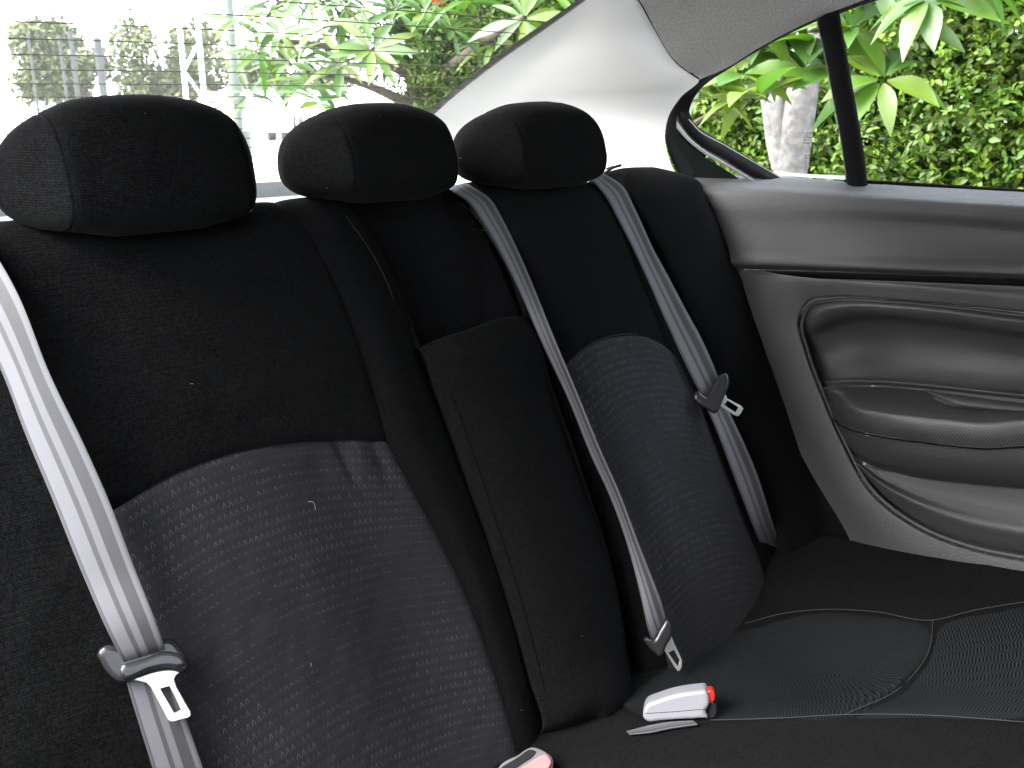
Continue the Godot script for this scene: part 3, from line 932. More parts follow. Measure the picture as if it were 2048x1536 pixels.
func make_seat() -> void:
	var t := thing("rear_seat", "black cloth rear bench seat with patterned inserts and three headrests", "car seat", Vector3(0.02, 0.3, -0.6))
	var cloth := {"nv": 110, "sub": 14, "noise": [0.0016, 0.07], "ew": 0.010}
	# seam lines, traced on the backrest
	var s1_top := [[560, 404, -0.022], [610, 450, -0.004], [652, 525], [702, 640], [738, 745], [768, 855], [776, 882]]
	var s1_low := [[776, 882], [830, 985], [890, 1098], [948, 1228], [998, 1375], [1030, 1490], [1052, 1590, -0.01]]
	# left outer panel (towards the open door)
	var lo := [seat(-0.66, 1.10, -0.05), seat(-0.665, 0.9, -0.03), seat(-0.665, 0.7, -0.02), seat(-0.66, 0.45, -0.02)]
	var left_edge := over_top(-80, 446) + [sb(-60, 470, -0.010), sb(0, 600, 0.0), sb(100, 800, 0.002), sb(225, 1022, 0.0), sb(290, 1200, 0.0), sb(345, 1390, 0.0), sb(400, 1560, 0.0), sb(420, 1640, -0.01)]
	var lo_top := sb(-330, 440, -0.03)
	var lo_rail := [lo_top + Vector3(0, -0.16, -0.075), lo_top + Vector3(0, -0.04, -0.07), lo_top] + lo
	var mid_rail := []
	var la := resample(lo_rail, 8)
	var lb := resample(left_edge, 8)
	for k in 9: mid_rail.append(la[k].lerp(lb[k], 0.5) + sb_n * 0.014)
	var back_left := part("backrest", loft([lo_rail, mid_rail, left_edge], {"nv": 110, "sub": 20, "noise": [0.0016, 0.07], "edge": {"u1": 0.003}, "ew": 0.01}), M.black, t)
	# upper black panel
	var le_up := over_top(-80, 446) + [sb(-60, 470, -0.010), sb(0, 600, 0.0), sb(100, 800, 0.002), sb(225, 1022, 0.0)]
	var up1 := over_top(120, 440) + [sb(140, 480, -0.006), sb(200, 620, 0.008), sb(270, 800, 0.012), sb(355, 945, 0.006)]
	var up2 := over_top(330, 438) + [sb(350, 490, -0.006), sb(410, 620, 0.010), sb(470, 780, 0.013), sb(540, 891, 0.006)]
	var up3 := over_top(490, 410) + [sb(530, 460, -0.004), sb(580, 600, 0.004), sb(640, 780, 0.007), sb(690, 880, 0.003)]
	var up4 := over_top(560, 404, -0.022) + sbs([[610, 450, -0.004], [652, 525], [702, 640], [738, 745], [768, 855], [776, 882]])
	part("upper_panel", loft([le_up, up1, up2, up3, up4], {"nv": 110, "sub": 14, "noise": [0.0014, 0.06], "edge": {"u1": 0.0028, "v1": 0.0028}, "ew": 0.007}), M.black, back_left)
	# patterned insert with the pulled creases at its upper corner
	var crease := func(p: Vector3) -> float:
		var q := p - sb(655, 890)
		var along := -q.y + 0.25 * q.x
		var across := q.x - 0.22 * along
		var d := 0.0
		d -= 0.0034 * exp(-pow((across - 0.012) / 0.006, 2.0)) * smoothstep(-0.01, 0.01, along) * smoothstep(0.085, 0.02, along)
		d -= 0.0030 * exp(-pow((across - 0.052) / 0.008, 2.0)) * smoothstep(-0.01, 0.01, along) * smoothstep(0.11, 0.03, along)
		d += 0.0022 * exp(-pow((across - 0.032) / 0.009, 2.0)) * smoothstep(-0.01, 0.01, along) * smoothstep(0.09, 0.02, along)
		d -= 0.0014 * exp(-pow((across + 0.02) / 0.008, 2.0)) * smoothstep(-0.01, 0.01, along) * smoothstep(0.05, 0.01, along)
		return d
	var i0 := sbs([[225, 1022], [290, 1200], [345, 1390], [400, 1560], [420, 1640, -0.01]])
	var i1 := sbs([[355, 946, 0.004], [460, 1180, 0.010], [530, 1390, 0.010], [590, 1560, 0.008], [610, 1640, 0.0]])
	var i2 := sbs([[500, 898, 0.004], [620, 1140, 0.007], [700, 1360, 0.007], [770, 1540, 0.004], [800, 1640, 0.0]])
	var i3 := sbs([[640, 881, 0.000], [740, 1080, -0.005], [820, 1290, -0.006], [890, 1500, -0.004], [925, 1620, 0.0]])
	var i4 := sbs(s1_low)
	part("insert", loft([i0, i1, i2, i3, i4], {"nv": 120, "sub": 30, "noise": [0.0010, 0.05], "edge": {"u0": 0.0028, "u1": 0.0032, "v0": 0.0028}, "ew": 0.006, "disp": crease}), M.insert, back_left)
	# side strip between the seam and the fold towards the armrest
	var s1_all := over_top(560, 404, -0.022) + sbs([[610, 450, -0.004], [652, 525], [702, 640], [738, 745], [768, 855], [776, 882], [830, 985], [890, 1098], [948, 1228], [998, 1375], [1030, 1490], [1052, 1590, -0.01]])
	var st1 := over_top(610, 397, -0.022) + sbs([[655, 445, -0.002], [704, 530, 0.003], [755, 650, 0.004], [800, 790, 0.005], [845, 900, 0.005], [900, 1020, 0.005], [960, 1160, 0.004], [1010, 1300, 0.003], [1050, 1430, 0.0], [1072, 1530, -0.006]])
	var st2 := over_top(655, 393, -0.024) + sbs([[694, 432, -0.010], [742, 505, -0.008], [786, 600, -0.008], [826, 720, -0.008], [875, 850, -0.008], [930, 985, -0.008], [988, 1130, -0.008], [1038, 1290, -0.010], [1072, 1430, -0.012], [1090, 1530, -0.016]])
	var st3 := over_top(690, 398, -0.045) + sbs([[722, 440, -0.05], [768, 515, -0.055], [812, 610, -0.06], [850, 720, -0.06], [898, 850, -0.06], [952, 985, -0.06], [1010, 1130, -0.06], [1060, 1290, -0.06], [1094, 1430, -0.06], [1110, 1530, -0.06]])
	part("side_strip", loft([s1_all, st1, st2, st3], {"nv": 120, "sub": 12, "noise": [0.0010, 0.06], "edge": {"u0": 0.0028}, "ew": 0.007}), M.black, back_left)
	part("stitching", stitches(sbs([[655, 540, 0.001], [702, 640, 0.001], [738, 745, 0.001], [768, 855, 0.001], [776, 882, 0.001], [830, 985, 0.001], [890, 1098, 0.001], [948, 1228, 0.001], [998, 1375, 0.001], [1030, 1490, 0.001]]), 0.0042, 0.65, 0.00045), M.thread, back_left)
	part("seam_cord", tube(sbs([[690, 430, -0.007], [742, 503, -0.004], [772, 560, -0.004], [788, 600, -0.004]]), 0.0003, 30, 5), M.pale_thread, back_left)
	# middle of the backrest behind the folded armrest
	var m0 := over_top(680, 402, -0.045) + sbs([[722, 440, -0.058], [768, 515, -0.064], [812, 610, -0.068], [900, 850, -0.07], [1010, 1130, -0.07], [1110, 1530, -0.07]])
	var m1 := over_top(790, 388, -0.035) + sbs([[830, 440, -0.045], [880, 520, -0.05], [920, 610, -0.055], [1010, 850, -0.06], [1100, 1130, -0.06], [1190, 1500, -0.06]])
	var m2 := over_top(895, 379, -0.03) + sbs([[940, 430, -0.03], [990, 515, -0.03], [1030, 610, -0.035], [1110, 800, -0.04], [1200, 1050, -0.045], [1275, 1350, -0.05], [1290, 1480, -0.06]])
	var back_mid := part("backrest", loft([m0, m1, m2], {"nv": 90, "sub": 16, "noise": [0.0016, 0.07]}), M.black, t)
	part("seam_cord", tube(sbs([[905, 392, -0.030], [950, 432, -0.024], [985, 480, -0.022], [1005, 520, -0.022]]), 0.0004, 30, 5), M.pale_thread, back_mid)
	# folding armrest, closed into the backrest
	var xl := [[816, 652], [868, 792], [935, 985], [1005, 1185], [1060, 1345], [1092, 1450]]
	var xs := [[868, 700], [915, 820], [978, 1000], [1040, 1195], [1082, 1350], [1108, 1450]]
	var xr := [[1052, 640], [1110, 790], [1170, 960], [1222, 1130], [1250, 1290], [1262, 1420]]
	var ring_r := []
	for spec in [[xl, 0, -0.075], [xl, 0, -0.040], [xl, 4, -0.022], [xs, -22, -0.002], [xs, 0, 0.008], [xs, 40, 0.020], [xs, 88, 0.0255], [xr, -50, 0.024], [xr, -22, 0.018], [xr, -4, 0.004], [xr, 0, -0.020], [xr, 4, -0.075]]:
		var rail := []
		var n := 6
		for k in n:
			var q: Array = spec[0][k]
			rail.append(sb(q[0] + spec[1], q[1] - spec[1] * 0.30, spec[2]))
		# round the upper end over
		var dir: Vector3 = (rail[0] - rail[1]).normalized()
		var deep := Vector3(0, -sin(deg_to_rad(RECLINE)), -cos(deg_to_rad(RECLINE)))
		var e: Vector3 = rail[0]
		var depth_now: float = 0.0245 - spec[2]
		var ex := 0.013 * clampf((spec[2] + 0.03) / 0.05, 0.0, 1.0)
		rail = [e + dir * ex + deep * maxf(0.075 - depth_now, 0.002), e + dir * ex + deep * maxf(0.035 - depth_now, 0.001), e + dir * ex * 0.75 + deep * 0.006 * clampf(ex / 0.013, 0.0, 1.0)] + rail
		rail.append(rail[rail.size() - 1] + Vector3(0, -0.03, -0.02))
		ring_r.append(rail)
	var arm := part("armrest", loft(ring_r, {"nv": 110, "sub": 7, "noise": [0.0010, 0.05]}), M.black, t)
	part("stitching", stitches(sbs([[868, 702, 0.0090], [915, 822, 0.0090], [978, 1002, 0.0090], [1040, 1197, 0.0090], [1082, 1352, 0.0090], [1100, 1430, 0.0090]]), 0.0042, 0.7, 0.00045), M.thread, arm)
	# plain outer skin behind the whole backrest
	part("back_shell", loft([[seat(-0.66, 1.10, -0.11), seat(-0.66, 0.45, -0.10)], [seat(0.68, 1.10, -0.11), seat(0.68, 0.45, -0.10)]], {"sub": 4, "nv": 4}), M.carpet, t)
	# right-hand backrest
	var r0 := over_top(905, 377, -0.04) + sbs([[950, 432, -0.06], [1010, 530, -0.06], [1050, 640, -0.06], [1120, 820, -0.06], [1205, 1060, -0.06], [1262, 1260, -0.06], [1290, 1480, -0.07]])
	var r1 := over_top(930, 372, -0.03) + sbs([[968, 425, -0.010], [1030, 530, -0.008], [1075, 650, -0.008], [1140, 820, -0.008], [1215, 1020, -0.008], [1262, 1190, -0.010], [1300, 1400, -0.02]])
	var r2 := over_top(985, 370, -0.025) + sbs([[1020, 420, 0.0], [1085, 560, 0.006], [1135, 700, 0.006], [1200, 860, 0.008], [1270, 1040, 0.010], [1320, 1200, 0.006], [1350, 1380, -0.01]])
	var r3 := over_top(1080, 372, -0.025) + sbs([[1115, 420, 0.0], [1175, 540, 0.010], [1240, 690, 0.012], [1310, 860, 0.016], [1380, 1040, 0.018], [1430, 1190, 0.012], [1460, 1330, -0.01]])
	var r4 := over_top(1180, 366, -0.025) + sbs([[1215, 415, 0.0], [1290, 540, 0.006], [1360, 690, 0.008], [1430, 860, 0.010], [1500, 1040, 0.010], [1545, 1180, 0.004], [1570, 1300, -0.01]])
	var r5 := over_top(1228, 358, -0.03) + sbs([[1265, 410, -0.03], [1340, 540, -0.03], [1410, 690, -0.03], [1480, 860, -0.03], [1555, 1040, -0.03], [1595, 1180, -0.03], [1610, 1290, -0.03]])
	var back_right := part("backrest", loft([r0, r1, r2, r3, r4, r5], {"nv": 110, "sub": 12, "noise": [0.0016, 0.07]}), M.black, t)
	var j1 := sbs([[1135, 728, 0.015], [1185, 850, 0.017], [1255, 1020, 0.019], [1310, 1190, 0.015], [1345, 1360, 0.006]])
	var j2 := sbs([[1180, 692, 0.018], [1250, 850, 0.023], [1320, 1030, 0.026], [1375, 1190, 0.02], [1405, 1340, 0.008]])
	var j3 := sbs([[1238, 672, 0.019], [1315, 850, 0.026], [1385, 1030, 0.028], [1440, 1180, 0.021], [1465, 1320, 0.008]])
	var j4 := sbs([[1300, 674, 0.019], [1375, 850, 0.023], [1445, 1030, 0.024], [1495, 1170, 0.018], [1520, 1300, 0.008]])
	var j5 := sbs([[1355, 705, 0.015], [1425, 860, 0.017], [1490, 1030, 0.017], [1535, 1160, 0.012], [1555, 1290, 0.006]])
	part("insert", loft([j1, j2, j3, j4, j5], {"nv": 90, "sub": 14, "noise": [0.0010, 0.05], "edge": {"u0": 0.004, "u1": 0.004, "v0": 0.004}, "ew": 0.008}), M.insert, back_right)
	part("stitching", stitches(sbs([[1138, 722, 0.009], [1160, 703, 0.012], [1182, 688, 0.013], [1210, 676, 0.014], [1240, 669, 0.014], [1275, 668, 0.014]]), 0.0050, 0.6, 0.0006), M.pale_thread, back_right)
	# fixed side bolster against the door
	var b0 := over_top(1212, 356, -0.05) + sbs([[1240, 390, -0.05], [1320, 530, -0.05], [1400, 700, -0.05], [1490, 920, -0.05], [1560, 1090, -0.05], [1588, 1200, -0.05]])
	var b1 := over_top(1238, 343, -0.02) + sbs([[1262, 385, 0.010], [1335, 530, 0.014], [1412, 700, 0.016], [1500, 920, 0.018], [1566, 1090, 0.018], [1592, 1202, 0.012]])
	var b2 := over_top(1300, 334, -0.015) + sbs([[1330, 375, 0.020], [1400, 520, 0.030], [1480, 700, 0.034], [1560, 900, 0.036], [1620, 1060, 0.034], [1640, 1182, 0.026]])
	var b3 := over_top(1360, 346, -0.015) + sbs([[1385, 385, 0.018], [1455, 520, 0.026], [1535, 700, 0.030], [1620, 890, 0.032], [1680, 1040, 0.030], [1712, 1160, 0.022]])
	var b4 := over_top(1388, 356, -0.03) + sbs([[1408, 395, 0.0], [1486, 540, 0.0], [1570, 720, 0.0], [1655, 905, 0.0], [1722, 1045, 0.0], [1768, 1148, 0.0]])
	var b5 := over_top(1400, 372, -0.06) + sbs([[1420, 410, -0.06], [1495, 560, -0.06], [1580, 740, -0.06], [1665, 920, -0.06], [1735, 1060, -0.06], [1785, 1160, -0.06]])
	part("bolster", loft([b0, b1, b2, b3, b4, b5], {"nv": 110, "sub": 10, "noise": [0.0014, 0.07]}), M.black, t)
	part("seam_cord", tube(sbs([[1592, 1204, 0.012], [1640, 1184, 0.026], [1690, 1164, 0.024]]), 0.0008, 16, 5), M.pale_thread, back_right)
	# headrests
	headrest(t, Vector3(-0.242, 1.183, -1.022), 0.139, 0.140, 0.066, 0.66)
	headrest(t, Vector3(0.060, 1.187, -1.03), 0.121, 0.120, 0.068, 0.62)
	headrest(t, Vector3(0.331, 1.188, -1.03), 0.124, 0.120, 0.068, 0.62)
	# cushion
	var rows := []
	for i in 15:
		var x := lerpf(-0.68, 0.69, i / 14.0)
		var rail := [Vector3(x, 0.28, -0.80), Vector3(x, cushion_y(x, -0.80) - 0.03, -0.80)]
		for k in 12:
			var z := lerpf(-0.77, -0.26, k / 11.0)
			rail.append(Vector3(x, cushion_y(x, z), z))
		rail.append(Vector3(x, cushion_y(x, -0.26) - 0.06, -0.215))
		rail.append(Vector3(x, 0.27, -0.20))
		rows.append(rail)
	var cush := part("cushion", loft(rows, {"sub": 6, "nv": 80, "noise": [0.002, 0.08], "toward": Vector3(0, 1, 0.2)}), M.black, t)
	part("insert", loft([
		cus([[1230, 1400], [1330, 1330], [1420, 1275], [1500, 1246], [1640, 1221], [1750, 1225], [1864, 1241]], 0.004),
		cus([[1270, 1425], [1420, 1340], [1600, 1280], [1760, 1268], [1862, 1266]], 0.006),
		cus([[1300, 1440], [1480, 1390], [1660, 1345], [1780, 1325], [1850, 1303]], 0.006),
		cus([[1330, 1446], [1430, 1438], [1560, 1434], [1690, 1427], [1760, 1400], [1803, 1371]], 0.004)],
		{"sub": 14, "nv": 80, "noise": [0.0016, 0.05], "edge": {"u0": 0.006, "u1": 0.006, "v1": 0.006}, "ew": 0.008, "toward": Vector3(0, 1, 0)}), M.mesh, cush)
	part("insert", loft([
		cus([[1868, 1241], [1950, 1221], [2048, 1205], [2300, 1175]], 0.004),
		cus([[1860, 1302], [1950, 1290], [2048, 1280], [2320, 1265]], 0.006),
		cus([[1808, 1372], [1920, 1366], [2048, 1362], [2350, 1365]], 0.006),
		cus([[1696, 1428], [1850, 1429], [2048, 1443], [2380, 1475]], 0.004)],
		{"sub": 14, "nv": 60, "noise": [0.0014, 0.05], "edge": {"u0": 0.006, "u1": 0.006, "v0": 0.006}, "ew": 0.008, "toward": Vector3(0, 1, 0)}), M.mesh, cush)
	part("seam_cord", tube(cus([[1490, 1247], [1560, 1228], [1640, 1219], [1750, 1223], [1866, 1240], [1950, 1220], [2048, 1204], [2300, 1174]], 0.003), 0.0005, 60, 5), M.pale_thread, cush)
	part("seam_cord", tube(cus([[1420, 1440], [1560, 1436], [1690, 1429], [1850, 1430], [2048, 1444], [2380, 1478]], 0.003), 0.0005, 60, 5), M.pale_thread, cush)
	part("seam_cord", tube(cus([[1866, 1240], [1858, 1300], [1805, 1371], [1692, 1428]], 0.003), 0.0004, 40, 5), M.pale_thread, cush)
	lint(t)

# stray fibres lying on the cloth
func lint(parent: Node3D) -> void:
	var r := RandomNumberGenerator.new()
	r.seed = 31
	var list := []
	for o in parent.find_children("*", "MeshInstance3D", true, false):
		if o.material_override != M.black and o.material_override != M.insert: continue
		var arr: Array = (o.mesh as ArrayMesh).surface_get_arrays(0)
		var v: PackedVector3Array = arr[Mesh.ARRAY_VERTEX]
		var n: PackedVector3Array = arr[Mesh.ARRAY_NORMAL]
		for k in 1:
			var i := r.randi_range(0, v.size() - 1)
			var d := n[i].cross(Vector3(r.randf_range(-1, 1), r.randf_range(-1, 1), r.randf_range(-1, 1))).normalized()
			var len_ := r.randf_range(0.0005, 0.0022)
			var p := v[i] + n[i] * 0.0003
			list.append(tube([p, p + d * len_ + n[i] * 0.0003, p + d * len_ * 1.8 + d.cross(n[i]) * len_ * r.randf_range(-0.5, 0.5)], 0.00018, 3, 4))
	list.append(tube(sbs([[616, 1004, 0.006], [624, 1003, 0.008], [629, 1009, 0.007], [631, 1019, 0.006]]), 0.00022, 10, 5))
	var m := part("lint", join(list), M.lint, parent)
	m.set_meta("kind", "stuff")

# ------------------------------------------------------------------ belts and buckles
func tongue(parent: Node3D, body: Array, lip: Array, metal: Array, hole: Array, h: float, n := Vector3.ZERO) -> void:
	if n == Vector3.ZERO: n = sb_n
	var holder := part("slider", plate(smooth_outline(sbs(hh(body, h)), 44), n, 0.010, 0.005), M.gloss_black, parent)
	part("lip", plate(smooth_outline(sbs(hh(lip, h + 0.009)), 36), n, 0.010, 0.004), M.gloss_black, holder)
	part("tongue", plate(sbs(hh(metal, h + 0.004)), n, 0.0028, 0.0007, sbs(hh(hole, h + 0.004))), M.steel, parent)
func hh(list: Array, h: float) -> Array:
	var o := []
	for q in list: o.append([q[0], q[1], h])
	return o
func make_belts() -> void:
	# near belt, hanging over the patterned backrest
	var t := thing("seat_belt", "pale lit grey seat belt hanging down the patterned backrest insert", "seat belt", sb(170, 1060))
	part("webbing", webbing(
		[sb(-225, 432, -0.04) + Vector3(0, -0.05, -0.08), sb(-222, 430, -0.04)] + sbs([[-200, 450, -0.006], [-150, 505, 0.010], [-70, 610, 0.016], [0, 738, 0.020], [50, 868, 0.020], [105, 1000, 0.022], [168, 1156, 0.026], [230, 1293, 0.030], [246, 1322, 0.026], [250, 1332, 0.014]]),
		[sb(-92, 428, -0.04) + Vector3(0, -0.05, -0.08), sb(-90, 427, -0.04)] + sbs([[-78, 438, -0.006], [-45, 466, 0.022], [0, 524, 0.042], [32, 582, 0.050], [100, 750, 0.048], [168, 890, 0.046], [217, 1000, 0.044], [266, 1129, 0.042], [318, 1262, 0.044], [328, 1292, 0.040], [333, 1306, 0.026]]), 0.0012), M.web, t)
	part("webbing", webbing(
		sbs([[244, 1330, 0.012], [256, 1375, 0.014], [280, 1455, 0.014], [305, 1536, 0.014], [335, 1640, 0.014]]),
		sbs([[338, 1320, 0.022], [352, 1375, 0.022], [373, 1440, 0.022], [406, 1536, 0.022], [440, 1640, 0.022]]), 0.0012, 40), M.web, t)
	tongue(t,
		[[194, 1309], [200, 1297], [214, 1290], [240, 1294], [280, 1296], [318, 1284], [332, 1276], [347, 1280], [362, 1298], [374, 1318], [377, 1334], [367, 1343], [340, 1340], [310, 1344], [270, 1358], [246, 1366], [222, 1353], [204, 1330]],
		[[244, 1330], [290, 1316], [330, 1302], [350, 1304], [368, 1316], [371, 1328], [362, 1334], [330, 1334], [300, 1340], [268, 1355], [250, 1360], [238, 1348]],
		[[268, 1360], [280, 1353], [293, 1348], [307, 1343], [321, 1340], [335, 1338], [350, 1338], [366, 1340], [358, 1344], [351, 1349], [347, 1357], [352, 1373], [366, 1398], [379, 1421], [379, 1428], [374, 1433], [344, 1442], [338, 1441], [334, 1437], [318, 1406], [301, 1374], [293, 1366], [282, 1363]],
		[[319, 1376], [338, 1371], [362, 1418], [347, 1424]], 0.018, (sb_n + Vector3(-0.25, 0.1, 0)).normalized())
	# middle belt
	var t2 := thing("seat_belt", "dark twisted seat belt running beside the folded armrest", "seat belt", sb(1150, 830))
	part("webbing", webbing(
		[sb(880, 378, -0.06), sb(893, 372, -0.035)] + sbs([[906, 383, -0.012], [937, 403, -0.002], [964, 441, 0.0], [991, 485, 0.002], [1029, 560, 0.008], [1086, 693, 0.016], [1140, 808, 0.022], [1180, 908, 0.024], [1222, 1000, 0.026], [1251, 1080, 0.028], [1278, 1180, 0.030], [1301, 1272, 0.032], [1308, 1290, 0.030]]),
		[sb(920, 372, -0.06), sb(932, 366, -0.035)] + sbs([[946, 374, -0.012], [980, 397, -0.002], [1007, 441, 0.002], [1036, 500, 0.008], [1064, 565, 0.018], [1110, 680, 0.034], [1160, 802, 0.046], [1200, 900, 0.050], [1240, 990, 0.050], [1270, 1070, 0.048], [1300, 1145, 0.046], [1328, 1222, 0.044], [1331, 1236, 0.042]]), 0.0012), M.web, t2)
	tongue(t2,
		[[1287, 1281], [1291, 1274], [1302, 1278], [1318, 1250], [1330, 1231], [1337, 1240], [1340, 1256], [1330, 1285], [1319, 1310], [1303, 1300]],
		[[1312, 1287], [1320, 1262], [1332, 1236], [1338, 1246], [1339, 1258], [1329, 1284], [1319, 1306], [1313, 1300]],
		[[1341, 1258], [1343, 1272], [1348, 1286], [1357, 1304], [1363, 1319], [1363, 1332], [1360, 1340], [1356, 1343], [1351, 1337], [1340, 1320], [1331, 1305], [1326, 1294], [1329, 1276], [1334, 1266]],
		[[1348, 1300], [1359, 1320], [1356, 1334], [1338, 1308]], 0.034, (sb_n + Vector3(-0.9, 0.1, 0)).normalized())
	# far belt
	var t3 := thing("seat_belt", "dark seat belt hanging next to the door side bolster", "seat belt", sb(1370, 700))
	part("webbing", webbing(
		[sb(1166, 368, -0.07), sb(1175, 356, -0.04)] + sbs([[1186, 362, -0.012], [1210, 390, 0.0], [1238, 441, 0.010], [1268, 500, 0.016], [1291, 550, 0.020], [1337, 654, 0.026], [1391, 768, 0.032], [1408, 800, 0.032], [1412, 808, 0.026]]),
		[sb(1192, 355, -0.07), sb(1200, 343, -0.04)] + sbs([[1212, 349, -0.012], [1243, 369, 0.004], [1270, 417, 0.018], [1308, 500, 0.034], [1335, 550, 0.042], [1372, 620, 0.048], [1402, 675, 0.050], [1433, 745, 0.048], [1438, 758, 0.042]]), 0.0012), M.web, t3)
	part("webbing", webbing(
		sbs([[1412, 812, 0.022], [1424, 838, 0.026], [1468, 951, 0.030], [1506, 1050, 0.026], [1526, 1100, -0.01], [1540, 1135, -0.06]]),
		sbs([[1448, 800, 0.030], [1462, 830, 0.040], [1506, 926, 0.042], [1546, 1046, 0.026], [1562, 1092, -0.01], [1574, 1128, -0.06]]), 0.0012, 50), M.web, t3)
	tongue(t3,
		[[1387, 797], [1389, 785], [1397, 783], [1410, 795], [1420, 775], [1436, 752], [1446, 754], [1449, 768], [1441, 797], [1425, 828], [1413, 820], [1396, 808]],
		[[1412, 805], [1422, 780], [1437, 756], [1446, 758], [1447, 770], [1439, 797], [1425, 824], [1416, 817]],
		[[1452, 772], [1450, 780], [1451, 787], [1455, 797], [1467, 805], [1478, 812], [1483, 818], [1480, 826], [1475, 833], [1468, 830], [1456, 821], [1445, 812], [1439, 809], [1429, 815], [1433, 802], [1440, 787], [1446, 779]],
		[[1456, 801], [1475, 815], [1470, 825], [1449, 809]], 0.036, (sb_n + Vector3(-0.9, 0.1, 0)).normalized())
	# small cord end poking up behind the far belt
	part("belt_guide", join([tube([sb(1205, 350, -0.02), sb(1225, 336, -0.01), sb(1243, 330, 0.0)], 0.0022, 10, 6), tube([sb(1212, 338, -0.03), sb(1228, 332, -0.02)], 0.0016, 6, 6)]), M.gloss_black, t3)
	# grey buckle on the cushion with its red release button
	var base := cu(1350, 1444, 0.004)
	var face := Vector3(EYE.x - base.x, 0.0, EYE.z - base.z).normalized()
	face = (face + Vector3(0.0, 0.25, 0.0)).normalized()
	var c0 := face.dot(base)
	var bk := thing("belt_buckle", "grey seat belt buckle with a red end button on the cushion", "belt buckle", base)
	var out := []
	for q in [[1286, 1424], [1290, 1414], [1320, 1399], [1345, 1391], [1370, 1386], [1395, 1383], [1412, 1383], [1417, 1393], [1419, 1409], [1413, 1421], [1412, 1428], [1417, 1436], [1400, 1438], [1360, 1440], [1320, 1443], [1294, 1444], [1287, 1438]]: out.append(on(q[0], q[1], face, c0))
	var bm := part("housing", plate(smooth_outline(out, 60), face, 0.028, 0.0045), M.buckle_grey, bk)
	var line := []
	for q in [[1290, 1427], [1340, 1424], [1400, 1419], [1414, 1418]]: line.append(on(q[0], q[1], face, c0 + 0.0002))
	part("parting_line", tube(line, 0.0004, 20, 5), M.gloss_black, bm)
	var but := []
	for q in [[1413, 1384], [1420, 1380], [1427, 1383], [1430, 1392], [1427, 1403], [1421, 1407], [1418, 1398]]: but.append(on(q[0], q[1], face, c0 - 0.006))
	part("button", plate(smooth_outline(but, 30), face, 0.014, 0.002), M.red, bk)
	var endcap := []
	for q in [[1414, 1404], [1424, 1404], [1432, 1412], [1430, 1434], [1420, 1440], [1410, 1440], [1408, 1420]]: endcap.append(on(q[0], q[1], face, c0 - 0.008))
	part("end_cap", plate(smooth_outline(endcap, 30), face, 0.016, 0.002), M.gloss_black, bk)
	part("strap", webbing(
		cus([[1252, 1462], [1290, 1452], [1330, 1444], [1385, 1440]], 0.006),
		cus([[1258, 1468], [1300, 1464], [1340, 1456], [1395, 1448]], 0.006), 0.0015, 20), M.web, bk)
	# second buckle at the foot of the backrest, its button towards the picture
	var bf := (EYE - sb(1050, 1520, 0.05)).normalized()
	bf = (bf + Vector3(0.15, 0.35, 0.1)).normalized()
	var bp := sb(1050, 1520, 0.05)
	var c1 := bf.dot(bp)
	var b2 := thing("belt_buckle", "seat belt buckle with a pink button below the patterned backrest", "belt buckle", bp)
	var f := func(list: Array, h: float) -> Array:
		var o := []
		for q in list: o.append(on(q[0], q[1], bf, c1 + h))
		return o
	part("housing", plate(smooth_outline(f.call([[994, 1540], [1003, 1528], [1036, 1510], [1066, 1494], [1078, 1497], [1092, 1504], [1106, 1518], [1107, 1530], [1098, 1550], [1070, 1580], [1010, 1590], [990, 1565]], 0.0), 50), bf, 0.02, 0.002), M.chrome_grey, b2)
	part("slot", plate(smooth_outline(f.call([[1003, 1534], [1035, 1515], [1064, 1499], [1073, 1503], [1066, 1513], [1050, 1524], [1030, 1538], [1012, 1550], [1000, 1548]], 0.0012), 36), bf, 0.006, 0.001), M.gloss_black, b2)
	part("button", plate(smooth_outline(f.call([[1030, 1542], [1055, 1528], [1082, 1511], [1090, 1508], [1098, 1514], [1103, 1524], [1098, 1536], [1075, 1560], [1040, 1570]], 0.004), 40), bf, 0.008, 0.0018), M.pink, b2)

# ------------------------------------------------------------------ outdoors
func leaf_mesh(l: float, w: float, droop: float) -> ArrayMesh:   # a long pointed leaf, folded along its midrib
	var st := SurfaceTool.new()
	st.begin(Mesh.PRIMITIVE_TRIANGLES)
	var n := 6
	var prof := [0.10, 0.55, 0.90, 1.0, 0.85, 0.5, 0.02]
	var pts := []
	for k in n + 1:
		var u := float(k) / n
		var mid := Vector3(0, -droop * u * u * l, u * l)
		var ww: float = w * 0.5 * prof[k]
		pts.append([mid + Vector3(-ww, ww * 0.35, 0), mid, mid + Vector3(ww, ww * 0.35, 0)])
	for k in n:
		for s in 2:
			var a: Vector3 = pts[k][s]
			var b: Vector3 = pts[k][s + 1]
			var c: Vector3 = pts[k + 1][s]
			var d: Vector3 = pts[k + 1][s + 1]
			for q in [a, b, c, b, d, c]: st.add_vertex(q)
	st.generate_normals()
	return st.commit()
func clump_mesh(size: float, leaves: int, seed_: int) -> ArrayMesh:   # a sprig of small leaves
	var r := RandomNumberGenerator.new()
	r.seed = seed_
	var one := leaf_mesh(size, size * 0.5, 0.3)
	var st := SurfaceTool.new()
	st.begin(Mesh.PRIMITIVE_TRIANGLES)
	for k in leaves:
		var b := Basis(Vector3.UP, r.randf() * TAU) * Basis(Vector3.RIGHT, r.randf_range(-1.0, 0.6)) * Basis(Vector3.BACK, r.randf_range(-0.6, 0.6))
		b = b.scaled(Vector3.ONE * r.randf_range(0.7, 1.15))
		st.append_from(one, 0, Transform3D(b, Vector3(r.randf_range(-1, 1), r.randf_range(-1, 1), r.randf_range(-1, 1)) * size * 0.6))
	return st.commit()
